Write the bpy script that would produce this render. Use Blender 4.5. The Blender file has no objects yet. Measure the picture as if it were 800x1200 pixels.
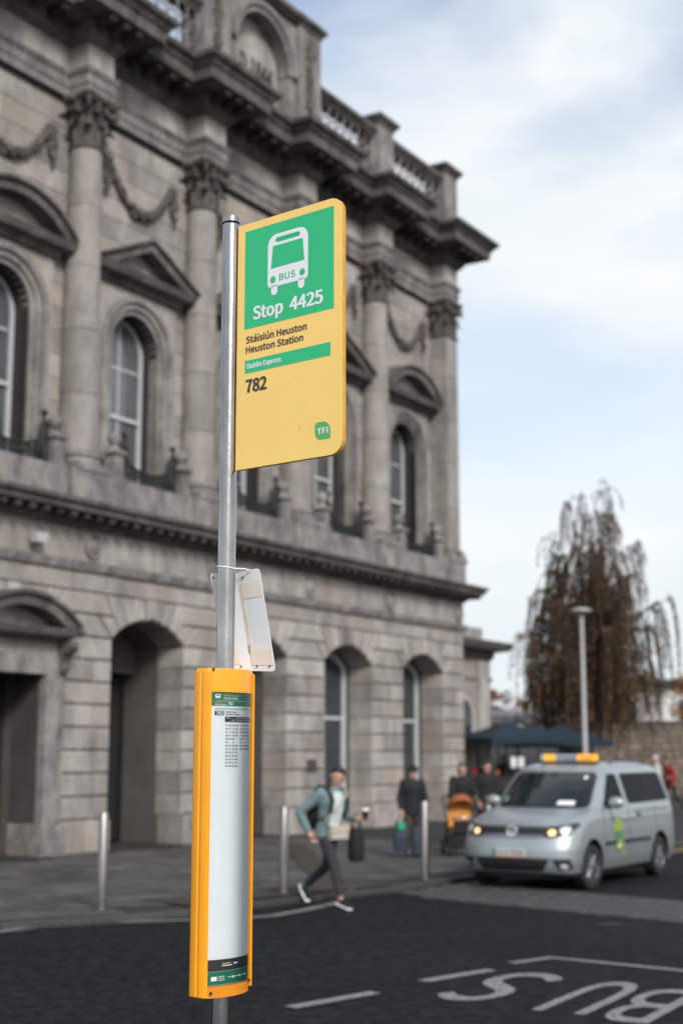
import bpy, bmesh, math, random
from mathutils import Vector, Matrix
random.seed(7)
S = bpy.context.scene
COL = S.collection
R = math.radians

# ------------------------------------------------------------------ camera
cam = bpy.data.cameras.new('camera'); co = bpy.data.objects.new('camera', cam); COL.objects.link(co)
cam.sensor_fit = 'VERTICAL'; cam.sensor_height = 36.0; cam.lens = 50.0
cam.clip_start = 0.1; cam.clip_end = 3000
co.location = (0, 0, 1.85); co.rotation_euler = (R(90 + 9.668), 0, 0)
cam.dof.use_dof = True; cam.dof.focus_distance = 4.45; cam.dof.aperture_fstop = 2.4
S.camera = co

# ------------------------------------------------------------------ sky, sun, exposure
SUN_EL, SUN_AZ = 35.0, 158.0          # azimuth clockwise from +Y (north): behind the camera, to the right
W = bpy.data.worlds.new('World'); S.world = W; W.use_nodes = True
nt = W.node_tree; nt.nodes.clear()
def wn(t, **k):
    n = nt.nodes.new(t)
    for a, b in k.items(): setattr(n, a, b)
    return n
wo = wn('ShaderNodeOutputWorld'); bg = wn('ShaderNodeBackground'); bg.inputs['Strength'].default_value = 0.1
sky = wn('ShaderNodeTexSky', sky_type='NISHITA', sun_disc=False)
sky.sun_elevation = R(SUN_EL); sky.sun_rotation = R(SUN_AZ); sky.air_density = 1.0; sky.dust_density = 1.5; sky.ozone_density = 1.2
tc = wn('ShaderNodeTexCoord'); mp = wn('ShaderNodeMapping'); mp.inputs['Scale'].default_value = (1.0, 1.0, 2.6); mp.inputs['Location'].default_value = (1.7, 0.4, 0.9)
nz = wn('ShaderNodeTexNoise'); nz.inputs['Scale'].default_value = 2.3; nz.inputs['Detail'].default_value = 7; nz.inputs['Roughness'].default_value = 0.5; nz.inputs['Distortion'].default_value = 0.3
cr = wn('ShaderNodeValToRGB'); cr.color_ramp.elements[0].position = 0.40; cr.color_ramp.elements[1].position = 0.58
cr.color_ramp.elements[0].color = (0.12, 0.12, 0.12, 1); cr.color_ramp.elements[1].color = (1, 1, 1, 1)
nz2 = wn('ShaderNodeTexNoise'); nz2.inputs['Scale'].default_value = 5.0; nz2.inputs['Detail'].default_value = 6
cc = wn('ShaderNodeValToRGB'); cc.color_ramp.elements[0].position = 0.3; cc.color_ramp.elements[1].position = 0.7
cc.color_ramp.elements[0].color = (4.1, 4.5, 4.75, 1); cc.color_ramp.elements[1].color = (4.95, 5.07, 5.18, 1)
mx = wn('ShaderNodeMix', data_type='RGBA')
L = nt.links.new
L(tc.outputs['Generated'], mp.inputs['Vector']); L(mp.outputs[0], nz.inputs['Vector']); L(mp.outputs[0], nz2.inputs['Vector'])
L(nz.outputs['Fac'], cr.inputs['Fac']); L(nz2.outputs['Fac'], cc.inputs['Fac'])
sx = wn('ShaderNodeSeparateXYZ'); L(tc.outputs['Generated'], sx.inputs[0])      # cloud thickens towards the horizon
hz = wn('ShaderNodeMapRange'); hz.inputs['From Min'].default_value = 0.10; hz.inputs['From Max'].default_value = 0.48; hz.inputs['To Min'].default_value = 1.0; hz.inputs['To Max'].default_value = 0.0; L(sx.outputs['Z'], hz.inputs['Value'])
hm = wn('ShaderNodeMix', data_type='FLOAT'); hm.inputs[3].default_value = 1.0; L(hz.outputs[0], hm.inputs[0]); L(cr.outputs['Color'], hm.inputs[2])
L(hm.outputs[0], mx.inputs['Factor']); L(sky.outputs[0], mx.inputs[6]); L(cc.outputs[0], mx.inputs[7])
L(mx.outputs[2], bg.inputs['Color']); L(bg.outputs[0], wo.inputs['Surface'])

sl = bpy.data.lights.new('sun', 'SUN'); sl.energy = 1.5; sl.angle = R(14); sl.color = (1.0, 0.97, 0.93)
so = bpy.data.objects.new('sun', sl); COL.objects.link(so)
sd = Vector((math.sin(R(SUN_AZ)) * math.cos(R(SUN_EL)), math.cos(R(SUN_AZ)) * math.cos(R(SUN_EL)), math.sin(R(SUN_EL))))
so.rotation_euler = sd.to_track_quat('Z', 'Y').to_euler(); so.location = (20, -30, 40)
vs = S.view_settings; vs.view_transform = 'Standard'; vs.look = 'None'; vs.gamma = 1; vs.use_curve_mapping = False; vs.exposure = 0.98

# ------------------------------------------------------------------ materials
MATS = {}
def mat(name, col, rough=0.6, metal=0.0, var=0.0, scale=4.0, bump=0.0, bscale=40.0, rand=0.0, col2=None, stretch=None,
        emit=0.0, spec=0.5, coat=0.0, dirt=None, dirt_amt=0.0, dscale=1.2, alpha=1.0, trans=0.0, tint=None, zst=0.45, ramp=(0.3, 0.7), detail=6):
    if name in MATS: return MATS[name]
    m = bpy.data.materials.new(name); m.use_nodes = True
    t = m.node_tree; b = t.nodes['Principled BSDF']
    b.inputs['Base Color'].default_value = (*col, 1); b.inputs['Roughness'].default_value = rough
    b.inputs['Metallic'].default_value = metal; b.inputs['Specular IOR Level'].default_value = spec
    b.inputs['Coat Weight'].default_value = coat; b.inputs['Coat Roughness'].default_value = 0.22; b.inputs['Transmission Weight'].default_value = trans
    if alpha < 1: b.inputs['Alpha'].default_value = alpha
    if emit: b.inputs['Emission Color'].default_value = (*col, 1); b.inputs['Emission Strength'].default_value = emit
    def N(k, **kw):
        n = t.nodes.new(k)
        for a, v in kw.items(): setattr(n, a, v)
        return n
    geo = N('ShaderNodeNewGeometry'); src = geo.outputs['Position']
    if stretch:
        mpn = N('ShaderNodeMapping'); mpn.inputs['Scale'].default_value = stretch; t.links.new(src, mpn.inputs[0]); vec = mpn.outputs[0]
    else: vec = src
    cur = None
    if var or col2:
        n = N('ShaderNodeTexNoise'); n.inputs['Scale'].default_value = scale; n.inputs['Detail'].default_value = detail; n.inputs['Roughness'].default_value = 0.62 if detail < 8 else 0.85
        t.links.new(vec, n.inputs['Vector'])
        r = N('ShaderNodeValToRGB'); r.color_ramp.elements[0].position = ramp[0]; r.color_ramp.elements[1].position = ramp[1]
        if col2: a, c = col2, col
        else: a, c = tuple(x * (1 - var) for x in col), tuple(min(1, x * (1 + var)) for x in col)
        r.color_ramp.elements[0].color = (*a, 1); r.color_ramp.elements[1].color = (*c, 1)
        t.links.new(n.outputs['Fac'], r.inputs['Fac']); cur = r.outputs['Color']
        mr = N('ShaderNodeMapRange'); mr.inputs['To Min'].default_value = rough * 0.85; mr.inputs['To Max'].default_value = min(1, rough * 1.15)
        t.links.new(n.outputs['Fac'], mr.inputs['Value']); t.links.new(mr.outputs[0], b.inputs['Roughness'])
    if dirt:
        n = N('ShaderNodeTexNoise'); n.inputs['Scale'].default_value = dscale; n.inputs['Detail'].default_value = 8; n.inputs['Roughness'].default_value = 0.7
        mpd = N('ShaderNodeMapping'); mpd.inputs['Scale'].default_value = (1, 1, zst); t.links.new(src, mpd.inputs[0]); t.links.new(mpd.outputs[0], n.inputs['Vector'])
        r = N('ShaderNodeMapRange'); r.inputs['From Min'].default_value = 0.42; r.inputs['From Max'].default_value = 0.68; r.inputs['To Max'].default_value = dirt_amt
        t.links.new(n.outputs['Fac'], r.inputs['Value'])
        mxn = N('ShaderNodeMix', data_type='RGBA'); t.links.new(r.outputs[0], mxn.inputs['Factor'])
        if cur: t.links.new(cur, mxn.inputs[6])
        else: mxn.inputs[6].default_value = (*col, 1)
        mxn.inputs[7].default_value = (*dirt, 1); cur = mxn.outputs[2]
    if rand:
        oi = N('ShaderNodeObjectInfo'); mr = N('ShaderNodeMapRange'); mr.inputs['To Min'].default_value = 1 - rand; mr.inputs['To Max'].default_value = 1 + rand
        t.links.new(oi.outputs['Random'], mr.inputs['Value'])
        vm = N('ShaderNodeVectorMath', operation='SCALE')
        if cur: t.links.new(cur, vm.inputs[0])
        else: vm.inputs[0].default_value = col
        t.links.new(mr.outputs[0], vm.inputs['Scale']); cur = vm.outputs[0]
        if tint:
            ml = N('ShaderNodeMath', operation='MULTIPLY'); ml.inputs[1].default_value = 37.3; t.links.new(oi.outputs['Random'], ml.inputs[0])
            fr_ = N('ShaderNodeMath', operation='FRACT'); t.links.new(ml.outputs[0], fr_.inputs[0])
            mr2 = N('ShaderNodeMapRange'); mr2.inputs['From Min'].default_value = 0.55; mr2.inputs['To Max'].default_value = 0.55; t.links.new(fr_.outputs[0], mr2.inputs['Value'])
            mxt = N('ShaderNodeMix', data_type='RGBA'); t.links.new(mr2.outputs[0], mxt.inputs['Factor']); t.links.new(cur, mxt.inputs[6]); mxt.inputs[7].default_value = (*tint, 1); cur = mxt.outputs[2]
    if cur: t.links.new(cur, b.inputs['Base Color'])
    if bump:
        n = N('ShaderNodeTexNoise'); n.inputs['Scale'].default_value = bscale; n.inputs['Detail'].default_value = 5
        t.links.new(vec, n.inputs['Vector'])
        bp = N('ShaderNodeBump'); bp.inputs['Strength'].default_value = bump; bp.inputs['Distance'].default_value = 0.01
        t.links.new(n.outputs['Fac'], bp.inputs['Height']); t.links.new(bp.outputs[0], b.inputs['Normal'])
    MATS[name] = m; return m

SOOT = (0.05, 0.046, 0.043)
M_STONE = mat('granite', (0.355, 0.326, 0.303), 0.85, var=0.19, scale=1.6, bump=0.4, bscale=30, rand=0.2, dirt=(0.085, 0.076, 0.071), dirt_amt=0.58, dscale=1.7, zst=0.5, spec=0.25, tint=(0.33, 0.275, 0.23))
M_CORE = mat('stone_core', (0.045, 0.04, 0.037), 0.9, var=0.2, scale=3, bump=0.3, spec=0.2)
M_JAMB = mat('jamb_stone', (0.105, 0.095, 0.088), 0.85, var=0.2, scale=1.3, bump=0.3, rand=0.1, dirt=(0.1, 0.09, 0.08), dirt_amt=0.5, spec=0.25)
M_COLST = mat('column_stone', (0.32, 0.293, 0.272), 0.8, var=0.15, scale=1.8, bump=0.25, rand=0.08, dirt=(0.12, 0.105, 0.095), dirt_amt=0.6, dscale=2.0, zst=0.4, spec=0.3)
M_TRIM = mat('trim_stone', (0.27, 0.25, 0.236), 0.85, var=0.28, scale=2.2, bump=0.4, rand=0.1, dirt=(0.06, 0.054, 0.05), dirt_amt=0.8, dscale=2.2, zst=0.5, spec=0.25)
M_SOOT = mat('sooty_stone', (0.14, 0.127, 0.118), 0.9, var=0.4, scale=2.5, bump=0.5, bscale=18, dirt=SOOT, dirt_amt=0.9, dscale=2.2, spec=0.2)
M_SHADEST = mat('shaded_sooty_stone', (0.06, 0.053, 0.049), 0.9, var=0.4, scale=3, bump=0.5, bscale=18, rand=.3, dirt=(0.025, 0.023, 0.022), dirt_amt=0.8, dscale=3, spec=0.2)  # sooty bracket stone, with the shade under the cornices put into its colour
M_CARVE = mat('carved_stone', (0.125, 0.111, 0.1), 0.9, var=0.3, scale=6, bump=0.5, bscale=30, dirt=SOOT, dirt_amt=0.7, dscale=4, spec=0.2)
M_WHITEP = mat('white_paint', (0.50, 0.51, 0.515), 0.4, var=0.1)
M_GLASS = mat('window_glass', (0.035, 0.042, 0.048), 0.06, spec=0.8, var=0.3, scale=0.8, bump=0.04, bscale=3)
M_GLASS2 = mat('pale_window_glass', (0.10, 0.108, 0.113), 0.08, spec=0.8, var=0.4, scale=0.9, bump=0.04, bscale=3)
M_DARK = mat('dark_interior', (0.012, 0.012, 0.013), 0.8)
M_IRON = mat('black_iron', (0.014, 0.014, 0.015), 0.45, var=0.3, scale=8)
M_ASPH = mat('asphalt', (0.028, 0.0285, 0.032), 0.9, col2=(0.0012, 0.0012, 0.0015), scale=7, ramp=(0.43, 0.62), bump=1.0, bscale=50, dirt=(0.004, 0.004, 0.0045), dirt_amt=0.6, dscale=0.4, zst=1, spec=0.15, detail=10)
M_PAVE = mat('paving_stone', (0.09, 0.084, 0.083), 0.85, var=0.28, scale=3.0, bump=0.25, bscale=60, rand=0.24, dirt=(0.028, 0.026, 0.0255), dirt_amt=0.7, dscale=0.9, spec=0.3)
M_PBASE = mat('pavement_bed', (0.036, 0.034, 0.0335), 0.95, var=0.2, scale=5, spec=0.2)
M_KERB = mat('granite_kerb', (0.055, 0.052, 0.051), 0.8, var=0.2, scale=8, bump=0.3, rand=0.15, spec=0.3)
M_BUFF = mat('buff_paving', (0.058, 0.049, 0.041), 0.9, var=0.2, scale=4, rand=0.12, spec=0.2)
M_SETT = mat('grey_setts', (0.085, 0.08, 0.08), 0.75, col2=(0.035, 0.033, 0.033), scale=5, bump=0.4, bscale=30, spec=0.3)
M_LINE = mat('road_paint', (0.27, 0.262, 0.255), 0.8, col2=(0.07, 0.068, 0.067), scale=26, ramp=(0.38, 0.55), bump=0.4, bscale=120)
M_YLINE = mat('yellow_road_paint', (0.42, 0.28, 0.10), 0.8, col2=(0.22, 0.15, 0.06), scale=18)
M_STEEL = mat('brushed_steel', (0.46, 0.45, 0.44), 0.34, metal=1.0, var=0.12, scale=30, stretch=(1, 1, 0.06), bump=0.05, bscale=60)
M_BOLL = mat('bollard_steel', (0.30, 0.28, 0.27), 0.36, metal=1.0, var=0.15, scale=18, stretch=(1, 1, 0.1))
M_GALV = mat('galvanised_pole', (0.50, 0.485, 0.475), 0.22, metal=1.0, col2=(0.27, 0.26, 0.255), scale=11, stretch=(1, 1, 0.35), bump=0.08, bscale=70, dirt=(0.30, 0.26, 0.22), dirt_amt=0.35, dscale=9)
M_SYEL = mat('sign_yellow', (0.98, 0.66, 0.19), 0.45, var=0.03, scale=3, bump=0.02, dirt=(0.9, 0.59, 0.17), dirt_amt=0.3, dscale=9)
M_SGRN = mat('sign_green', (0.02, 0.50, 0.20), 0.4, var=0.03, scale=5)
M_SWHT = mat('sign_white', (0.82, 0.83, 0.84), 0.45, var=0.02)
M_SBLK = mat('sign_black', (0.05, 0.042, 0.036), 0.5)
M_SEDGE = mat('sign_edge', (0.62, 0.30, 0.025), 0.5, var=0.15, scale=20)
M_CASE = mat('casing_yellow', (0.93, 0.37, 0.008), 0.35, var=0.04, scale=3, dirt=(0.6, 0.22, 0.01), dirt_amt=0.25, dscale=14, coat=0.2)
M_PAPER = mat('timetable_paper', (0.66, 0.70, 0.72), 0.55, var=0.03, scale=5)
M_PGRN = mat('timetable_green', (0.006, 0.16, 0.085), 0.5, var=0.05)
M_PBLK = mat('timetable_black', (0.03, 0.03, 0.034), 0.5)
M_PGRY = mat('timetable_grey', (0.26, 0.28, 0.30), 0.6)
M_NOTICE = mat('notice_plate', (0.74, 0.76, 0.78), 0.4, var=0.03, scale=8)
M_TAPE = mat('beige_tape', (0.76, 0.69, 0.61), 0.5, var=0.06)
M_RUST = mat('rusty_stain', (0.42, 0.30, 0.20), 0.7, var=0.3, scale=20)

# ------------------------------------------------------------------ mesh builder
class MB:
    def __init__(s): s.v = []; s.f = []; s.m = []; s.cur = 0; s.T = None
    def add(s, vs, fs):
        o = len(s.v)
        for p in vs:
            p = Vector(p)
            if s.T is not None: p = s.T @ p
            s.v.append(tuple(p))
        for f in fs: s.f.append([i + o for i in f]); s.m.append(s.cur)
    def box(s, x0, x1, y0, y1, z0, z1):
        s.add([(x0, y0, z0), (x1, y0, z0), (x1, y1, z0), (x0, y1, z0), (x0, y0, z1), (x1, y0, z1), (x1, y1, z1), (x0, y1, z1)],
              [(0, 3, 2, 1), (4, 5, 6, 7), (0, 1, 5, 4), (1, 2, 6, 5), (2, 3, 7, 6), (3, 0, 4, 7)])
    def cbox(s, c, d): s.box(c[0] - d[0] / 2, c[0] + d[0] / 2, c[1] - d[1] / 2, c[1] + d[1] / 2, c[2] - d[2] / 2, c[2] + d[2] / 2)
    def prism(s, poly, y0, y1, ch=0.0):
        """poly: ccw list of (x,z) seen from -y; solid from y0 (back) to y1 (front, y1<y0); chamfer on the front edge"""
        n = len(poly)
        if area(poly) < 0: poly = poly[::-1]
        rings = [[(x, y0, z) for x, z in poly]]
        if ch:
            rings.append([(x, y1 + ch, z) for x, z in poly])
            rings.append([(x, y1, z) for x, z in inset(poly, ch)])
        else: rings.append([(x, y1, z) for x, z in poly])
        vs = [p for r in rings for p in r]; fs = [tuple(range(n))]
        for k in range(len(rings) - 1):
            for i in range(n):
                j = (i + 1) % n; fs.append((k * n + i, (k + 1) * n + i, (k + 1) * n + j, k * n + j))
        fs.append(tuple(reversed([(len(rings) - 1) * n + i for i in range(n)])))
        # orient: back face normal +y
        s.add(vs, [tuple(reversed(f)) for f in fs])
    def tube(s, pts, rad, seg=8, caps=True, flat=None):
        pts = [Vector(p) for p in pts]; n = len(pts)
        if not hasattr(rad, '__len__'): rad = [rad] * n
        vs = []; up = None
        for i, p in enumerate(pts):
            d = (pts[min(i + 1, n - 1)] - pts[max(i - 1, 0)])
            if d.length < 1e-9: d = Vector((0, 0, 1))
            d.normalize()
            if up is None:
                up = Vector((0, 0, 1)) if abs(d.z) < 0.9 else Vector((1, 0, 0))
            a = d.cross(up)
            if a.length < 1e-6: a = d.cross(Vector((0, 1, 0)))
            a.normalize(); b = a.cross(d).normalized(); up = b
            for k in range(seg):
                t = 2 * math.pi * k / seg
                vs.append(p + (a * math.cos(t) + b * math.sin(t) * (flat or 1)) * rad[i])
        fs = []
        for i in range(n - 1):
            for k in range(seg):
                l = (k + 1) % seg
                fs.append((i * seg + k, i * seg + l, (i + 1) * seg + l, (i + 1) * seg + k))
        if caps: fs.append(tuple(reversed(range(seg)))); fs.append(tuple((n - 1) * seg + k for k in range(seg)))
        s.add(vs, fs)
    def lathe(s, prof, seg=16, c=(0, 0, 0), caps=True):
        vs = []; fs = []; n = len(prof)
        for r, z in prof:
            for k in range(seg):
                t = 2 * math.pi * k / seg; vs.append((c[0] + r * math.cos(t), c[1] + r * math.sin(t), c[2] + z))
        for i in range(n - 1):
            for k in range(seg):
                l = (k + 1) % seg; fs.append((i * seg + k, i * seg + l, (i + 1) * seg + l, (i + 1) * seg + k))
        if caps: fs.append(tuple(reversed(range(seg)))); fs.append(tuple((n - 1) * seg + k for k in range(seg)))
        s.add(vs, fs)
    def ball(s, c, r, seg=8, rings=6):
        if not hasattr(r, '__len__'): r = (r, r, r)
        vs = [(c[0], c[1], c[2] - r[2])]; fs = []
        for i in range(1, rings):
            a = math.pi * i / rings
            for k in range(seg):
                t = 2 * math.pi * k / seg
                vs.append((c[0] + r[0] * math.sin(a) * math.cos(t), c[1] + r[1] * math.sin(a) * math.sin(t), c[2] - r[2] * math.cos(a)))
        vs.append((c[0], c[1], c[2] + r[2])); top = len(vs) - 1
        for k in range(seg): fs.append((0, 1 + (k + 1) % seg, 1 + k))
        for i in range(rings - 2):
            for k in range(seg):
                a = 1 + i * seg + k; b = 1 + i * seg + (k + 1) % seg; fs.append((a, b, b + seg, a + seg))
        o = 1 + (rings - 2) * seg
        for k in range(seg): fs.append((o + k, o + (k + 1) % seg, top))
        s.add(vs, fs)
    def sweep(s, path, prof, closed_prof=True):
        """path: list of (x,y) plan points, walls' outside lies to the right when walking (-y for +x); prof: list of (d,z) outward offset"""
        n = len(path); P = [Vector(p) for p in path]; offs = []
        for i in range(n):
            ds = []
            if i > 0: ds.append((P[i] - P[i - 1]).normalized())
            if i < n - 1: ds.append((P[i + 1] - P[i]).normalized())
            ns = [Vector((d.y, -d.x)) for d in ds]
            if len(ns) == 1: offs.append(ns[0])
            else:
                b = ns[0] + ns[1]; b /= max(1e-6, (1 + ns[0].dot(ns[1]))); offs.append(b)
        m = len(prof); vs = []; fs = []
        for i in range(n):
            for d, z in prof: q = P[i] + offs[i] * d; vs.append((q.x, q.y, z))
        for i in range(n - 1):
            for k in range(m if closed_prof else m - 1):
                l = (k + 1) % m; fs.append((i * m + k, (i + 1) * m + k, (i + 1) * m + l, i * m + l))
        if closed_prof: fs.append(tuple(range(m))[::-1]); fs.append(tuple((n - 1) * m + k for k in range(m)))
        s.add(vs, fs)
    def mesh(s, name, mats, smooth=False, fix=False):
        me = bpy.data.meshes.new(name); me.from_pydata(s.v, [], s.f)
        for m in (mats if isinstance(mats, (list, tuple)) else [mats]): me.materials.append(m)
        for p, k in zip(me.polygons, s.m): p.material_index = k
        if fix:
            bm = bmesh.new(); bm.from_mesh(me); bmesh.ops.recalc_face_normals(bm, faces=bm.faces); bm.to_mesh(me); bm.free()
        if smooth:
            me.shade_smooth()
            if smooth != 'full': me.set_sharp_from_angle(angle=R(40))
        me.update(); return me
    def build(s, name, mats, parent=None, smooth=False, loc=None, fix=True):
        return link(name, s.mesh(name, mats, smooth, fix), parent, loc)
def link(name, me, parent=None, loc=None):
    o = bpy.data.objects.new(name, me); COL.objects.link(o)
    if parent: o.parent = parent
    if loc: o.location = loc
    return o
def area(p): return 0.5 * sum(p[i][0] * p[(i + 1) % len(p)][1] - p[(i + 1) % len(p)][0] * p[i][1] for i in range(len(p)))
def inset(p, e):
    out = []; n = len(p)
    for i in range(n):
        a, b, c = Vector(p[i - 1]), Vector(p[i]), Vector(p[(i + 1) % n])
        d1 = (b - a).normalized(); d2 = (c - b).normalized()
        n1 = Vector((-d1.y, d1.x)); n2 = Vector((-d2.y, d2.x)); k = n1 + n2; k /= max(0.3, 1 + n1.dot(n2))
        q = b + k * e; out.append((q.x, q.y))
    return out
def empty(name, loc=(0, 0, 0), rz=0.0):
    o = bpy.data.objects.new(name, None); COL.objects.link(o); o.location = loc; o.rotation_euler = (0, 0, rz); o.empty_display_size = 0.2
    return o
def tag(o, label=None, cat=None, group=None, kind=None):
    if label: o['label'] = label
    if cat: o['category'] = cat
    if group: o['group'] = group
    if kind: o['kind'] = kind
    return o
def copy_tree(o, parent=None):
    c = o.copy(); COL.objects.link(c); c.parent = parent
    for ch in list(o.children): copy_tree(ch, c)
    return c
try: FONT = bpy.data.fonts.load(bpy.utils.system_resource('DATAFILES') + '/fonts/Noto Sans CJK Regular.woff2')     # a font of Blender's own
except Exception: FONT = None
def text_mesh(body, bold=0.0):
    cu = bpy.data.curves.new('t', 'FONT'); cu.body = body; cu.size = 1.0; cu.resolution_u = 4
    if FONT: cu.font = FONT
    o = bpy.data.objects.new('t', cu); COL.objects.link(o)
    dg = bpy.context.evaluated_depsgraph_get(); me = bpy.data.meshes.new_from_object(o.evaluated_get(dg))
    bpy.data.objects.remove(o); bpy.data.curves.remove(cu)
    bold *= 0.5 if FONT else 1.0
    if bold:            # heavier strokes: shifted copies a hair apart in depth
        vs = [v.co.copy() for v in me.vertices]; fs = [tuple(p.vertices) for p in me.polygons]; V, Fc = [], []
        for k in range(9):
            a = 2 * math.pi * k / 8; dx, dy = (bold * math.cos(a), bold * math.sin(a) * .6) if k < 8 else (0, 0); o_ = len(V)
            V += [(v.x + dx, v.y + dy, .0004 * k) for v in vs]; Fc += [tuple(i + o_ for i in f) for f in fs]
        m2 = bpy.data.meshes.new('t'); m2.from_pydata(V, [], Fc); bpy.data.meshes.remove(me); me = m2
    return me
_h = text_mesh('H'); CAPH = max(v.co.y for v in _h.vertices); bpy.data.meshes.remove(_h)
def text(name, body, m, parent, org, ux, uy, width, cap, bold=0.0):
    """flat lettering: left end of the baseline at org, width along ux, capital height along uy"""
    me = text_mesh(body, bold)
    x0 = min(v.co.x for v in me.vertices); x1 = max(v.co.x for v in me.vertices); h0, h = 0.0, CAPH
    ux, uy, org = Vector(ux).normalized(), Vector(uy).normalized(), Vector(org); un = ux.cross(uy).normalized()
    for v in me.vertices: v.co = org + ux * ((v.co.x - x0) / (x1 - x0) * width) + uy * ((v.co.y - h0) / h * cap) + un * (v.co.z * .1)
    me.materials.clear(); me.materials.append(m); me.name = name
    return link(name, me, parent)

# ------------------------------------------------------------------ ground
def sheet(name, poly, z, m, kind='structure', parent=None):
    b = MB(); b.add([(x, y, z) for x, y in poly], [tuple(range(len(poly)))])
    o = b.build(name, m, parent)
    if kind: o['kind'] = kind
    return o
D = Vector((math.sin(R(31.59)), math.cos(R(31.59)))); N2 = Vector((D.y, -D.x)); P0 = Vector((3.46, 40.4))
PZ = 0.06
sheet('ground', [(-900, -900), (900, -900), (900, 1500), (-900, 1500)], -0.03, mat('far_ground', (0.06, 0.058, 0.055), 0.9, var=0.2, scale=0.05))
sheet('road', [(-60, -2), (120, -2), (120, 190), (-60, 190)], 0.0, M_ASPH)
KERB = [(-30.0, 6.2), (-12.0, 10.9), (-6.0, 14.2), (-3.65, 15.73), (-2.73, 16.21), (-1.76, 16.99), (-0.59, 18.47), (0.81, 19.99)]
ke = Vector(KERB[-1])
KERB += [tuple(ke + D * t) for t in (8, 16, 150)]
def pave_solid(name, poly, z0, z1, m):
    b = MB(); n = len(poly)
    b.add([(x, y, z0) for x, y in poly] + [(x, y, z1) for x, y in poly], [tuple(range(n, 2 * n))] + [(i, (i + 1) % n, n + (i + 1) % n, n + i) for i in range(n)])
    return b.build(name, m)
pav = pave_solid('pavement', KERB + [(-60, 147), (-60, 6.2)], -0.02, PZ, M_PBASE); pav['kind'] = 'structure'
near = pave_solid('near_pavement', [(-30, -12), (30, -12), (30, 5.6), (-30, 5.6)], -0.02, 0.12, mat('concrete_path', (0.12, 0.115, 0.11), 0.9, var=0.2, scale=2)); near['kind'] = 'structure'
# kerb stones, each one laid along the edge
def walk(path, step, gap):
    out = []; acc = []
    P = [Vector(p) for p in path]
    for i in range(len(P) - 1):
        a, c = P[i], P[i + 1]; n = max(1, round((c - a).length / step))
        for k in range(n): out.append((a.lerp(c, k / n), a.lerp(c, (k + 1) / n)))
    return out
kb = [x for x in walk(KERB[2:10], 0.92, 0.01)]
for a, c in kb:
    d = c - a; l = d.length; u = d.normalized(); nrm = Vector((-u.y, u.x))
    b = MB(); e = 0.012
    b.prism([(0.004, -0.02), (l - 0.004, -0.02), (l - 0.004, PZ + 0.008), (0.004, PZ + 0.008)], 0.16, -0.012, e)
    o = b.build('kerb_stone', M_KERB, pav); o.location = (a.x, a.y, random.uniform(-0.003, 0.003)); o.rotation_euler = (0, 0, math.atan2(u.y, u.x))
# paving slabs
def inside(p, poly):
    c = False; n = len(poly); x, y = p
    for i in range(n):
        x1, y1 = poly[i]; x2, y2 = poly[(i + 1) % n]
        if (y1 > y) != (y2 > y) and x < (x2 - x1) * (y - y1) / (y2 - y1) + x1: c = not c
    return c
pp = KERB + [(-60, 147), (-60, 6.2)]
def kdist(p):
    best = 9
    for i in range(len(KERB) - 1):
        a, c = Vector(KERB[i]), Vector(KERB[i + 1]); t = max(0, min(1, (Vector(p) - a).dot(c - a) / (c - a).length_squared)); best = min(best, (a + (c - a) * t - Vector(p)).length)
    return best
def fo(p): return (Vector(p) - P0).dot(N2)      # distance in front of the facade
sa = R(90 - 62); su = Vector((math.cos(sa), math.sin(sa))); sv = Vector((-su.y, su.x))
slab_cache = {}
def slab(w, h, key):
    k = (round(w, 3), round(h, 3), key)
    if k not in slab_cache:
        b = MB(); b.T = Matrix.Rotation(R(-90), 4, 'X')
        b.prism([(-w / 2, -h / 2), (w / 2, -h / 2), (w / 2, h / 2), (-w / 2, h / 2)], 0.0, -0.014, 0.004)
        slab_cache[k] = b.mesh('paving_slab', key, fix=True)
    return slab_cache[k]
cnt = 0; org = Vector((-6.5, 13.6))
for r in range(22):
    for c in range(-2, 16):
        off = 0.45 if r % 2 else 0
        q = org + su * (c * 0.92 + off) + sv * (r * 0.62)
        cs = [q + su * a * 0.46 + sv * e * 0.31 for a in (-1, 1) for e in (-1, 1)]
        if not all(inside(x, pp) and kdist(x) > 0.17 and fo(x) > 0.1 for x in cs): continue
        if not (-0.32 < q.x / q.y < 0.2) or cnt >= 290: continue
        buff = (0.1 < (q - Vector((-0.9, 29))).dot(Vector((0.99, 0.13))) + (q.y - 29) * 0.0 < 0.75 and q.y > 20.5) and False
        o = link('paving_slab', slab(0.905, 0.605, M_PAVE), pav, (q.x, q.y, PZ + random.uniform(-0.002, 0.002))); o.rotation_euler = (random.uniform(-.002, .002), random.uniform(-.002, .002), sa); cnt += 1
# buff tactile strip at the crossing and the buff band that leads back from it
for i in range(9):
    for j in range(2):
        q = ke - Vector((0.69, 0.73)) * (0.15 + i * 0.41) + Vector((-0.73, 0.69)) * (0.42 + j * 0.41)
        o = link('tactile_slab', slab(0.395, 0.395, M_BUFF), pav, (q.x, q.y, PZ + 0.017)); o.rotation_euler = (0, 0, R(46.6))
for i in range(18):
    q = Vector((-0.15, 20.6)).lerp(Vector((-1.0, 29.4)), i / 17)
    o = link('band_slab', slab(0.46, 0.52, M_BUFF), pav, (q.x, q.y, PZ + 0.017)); o.rotation_euler = (0, 0, R(5.5))
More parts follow.
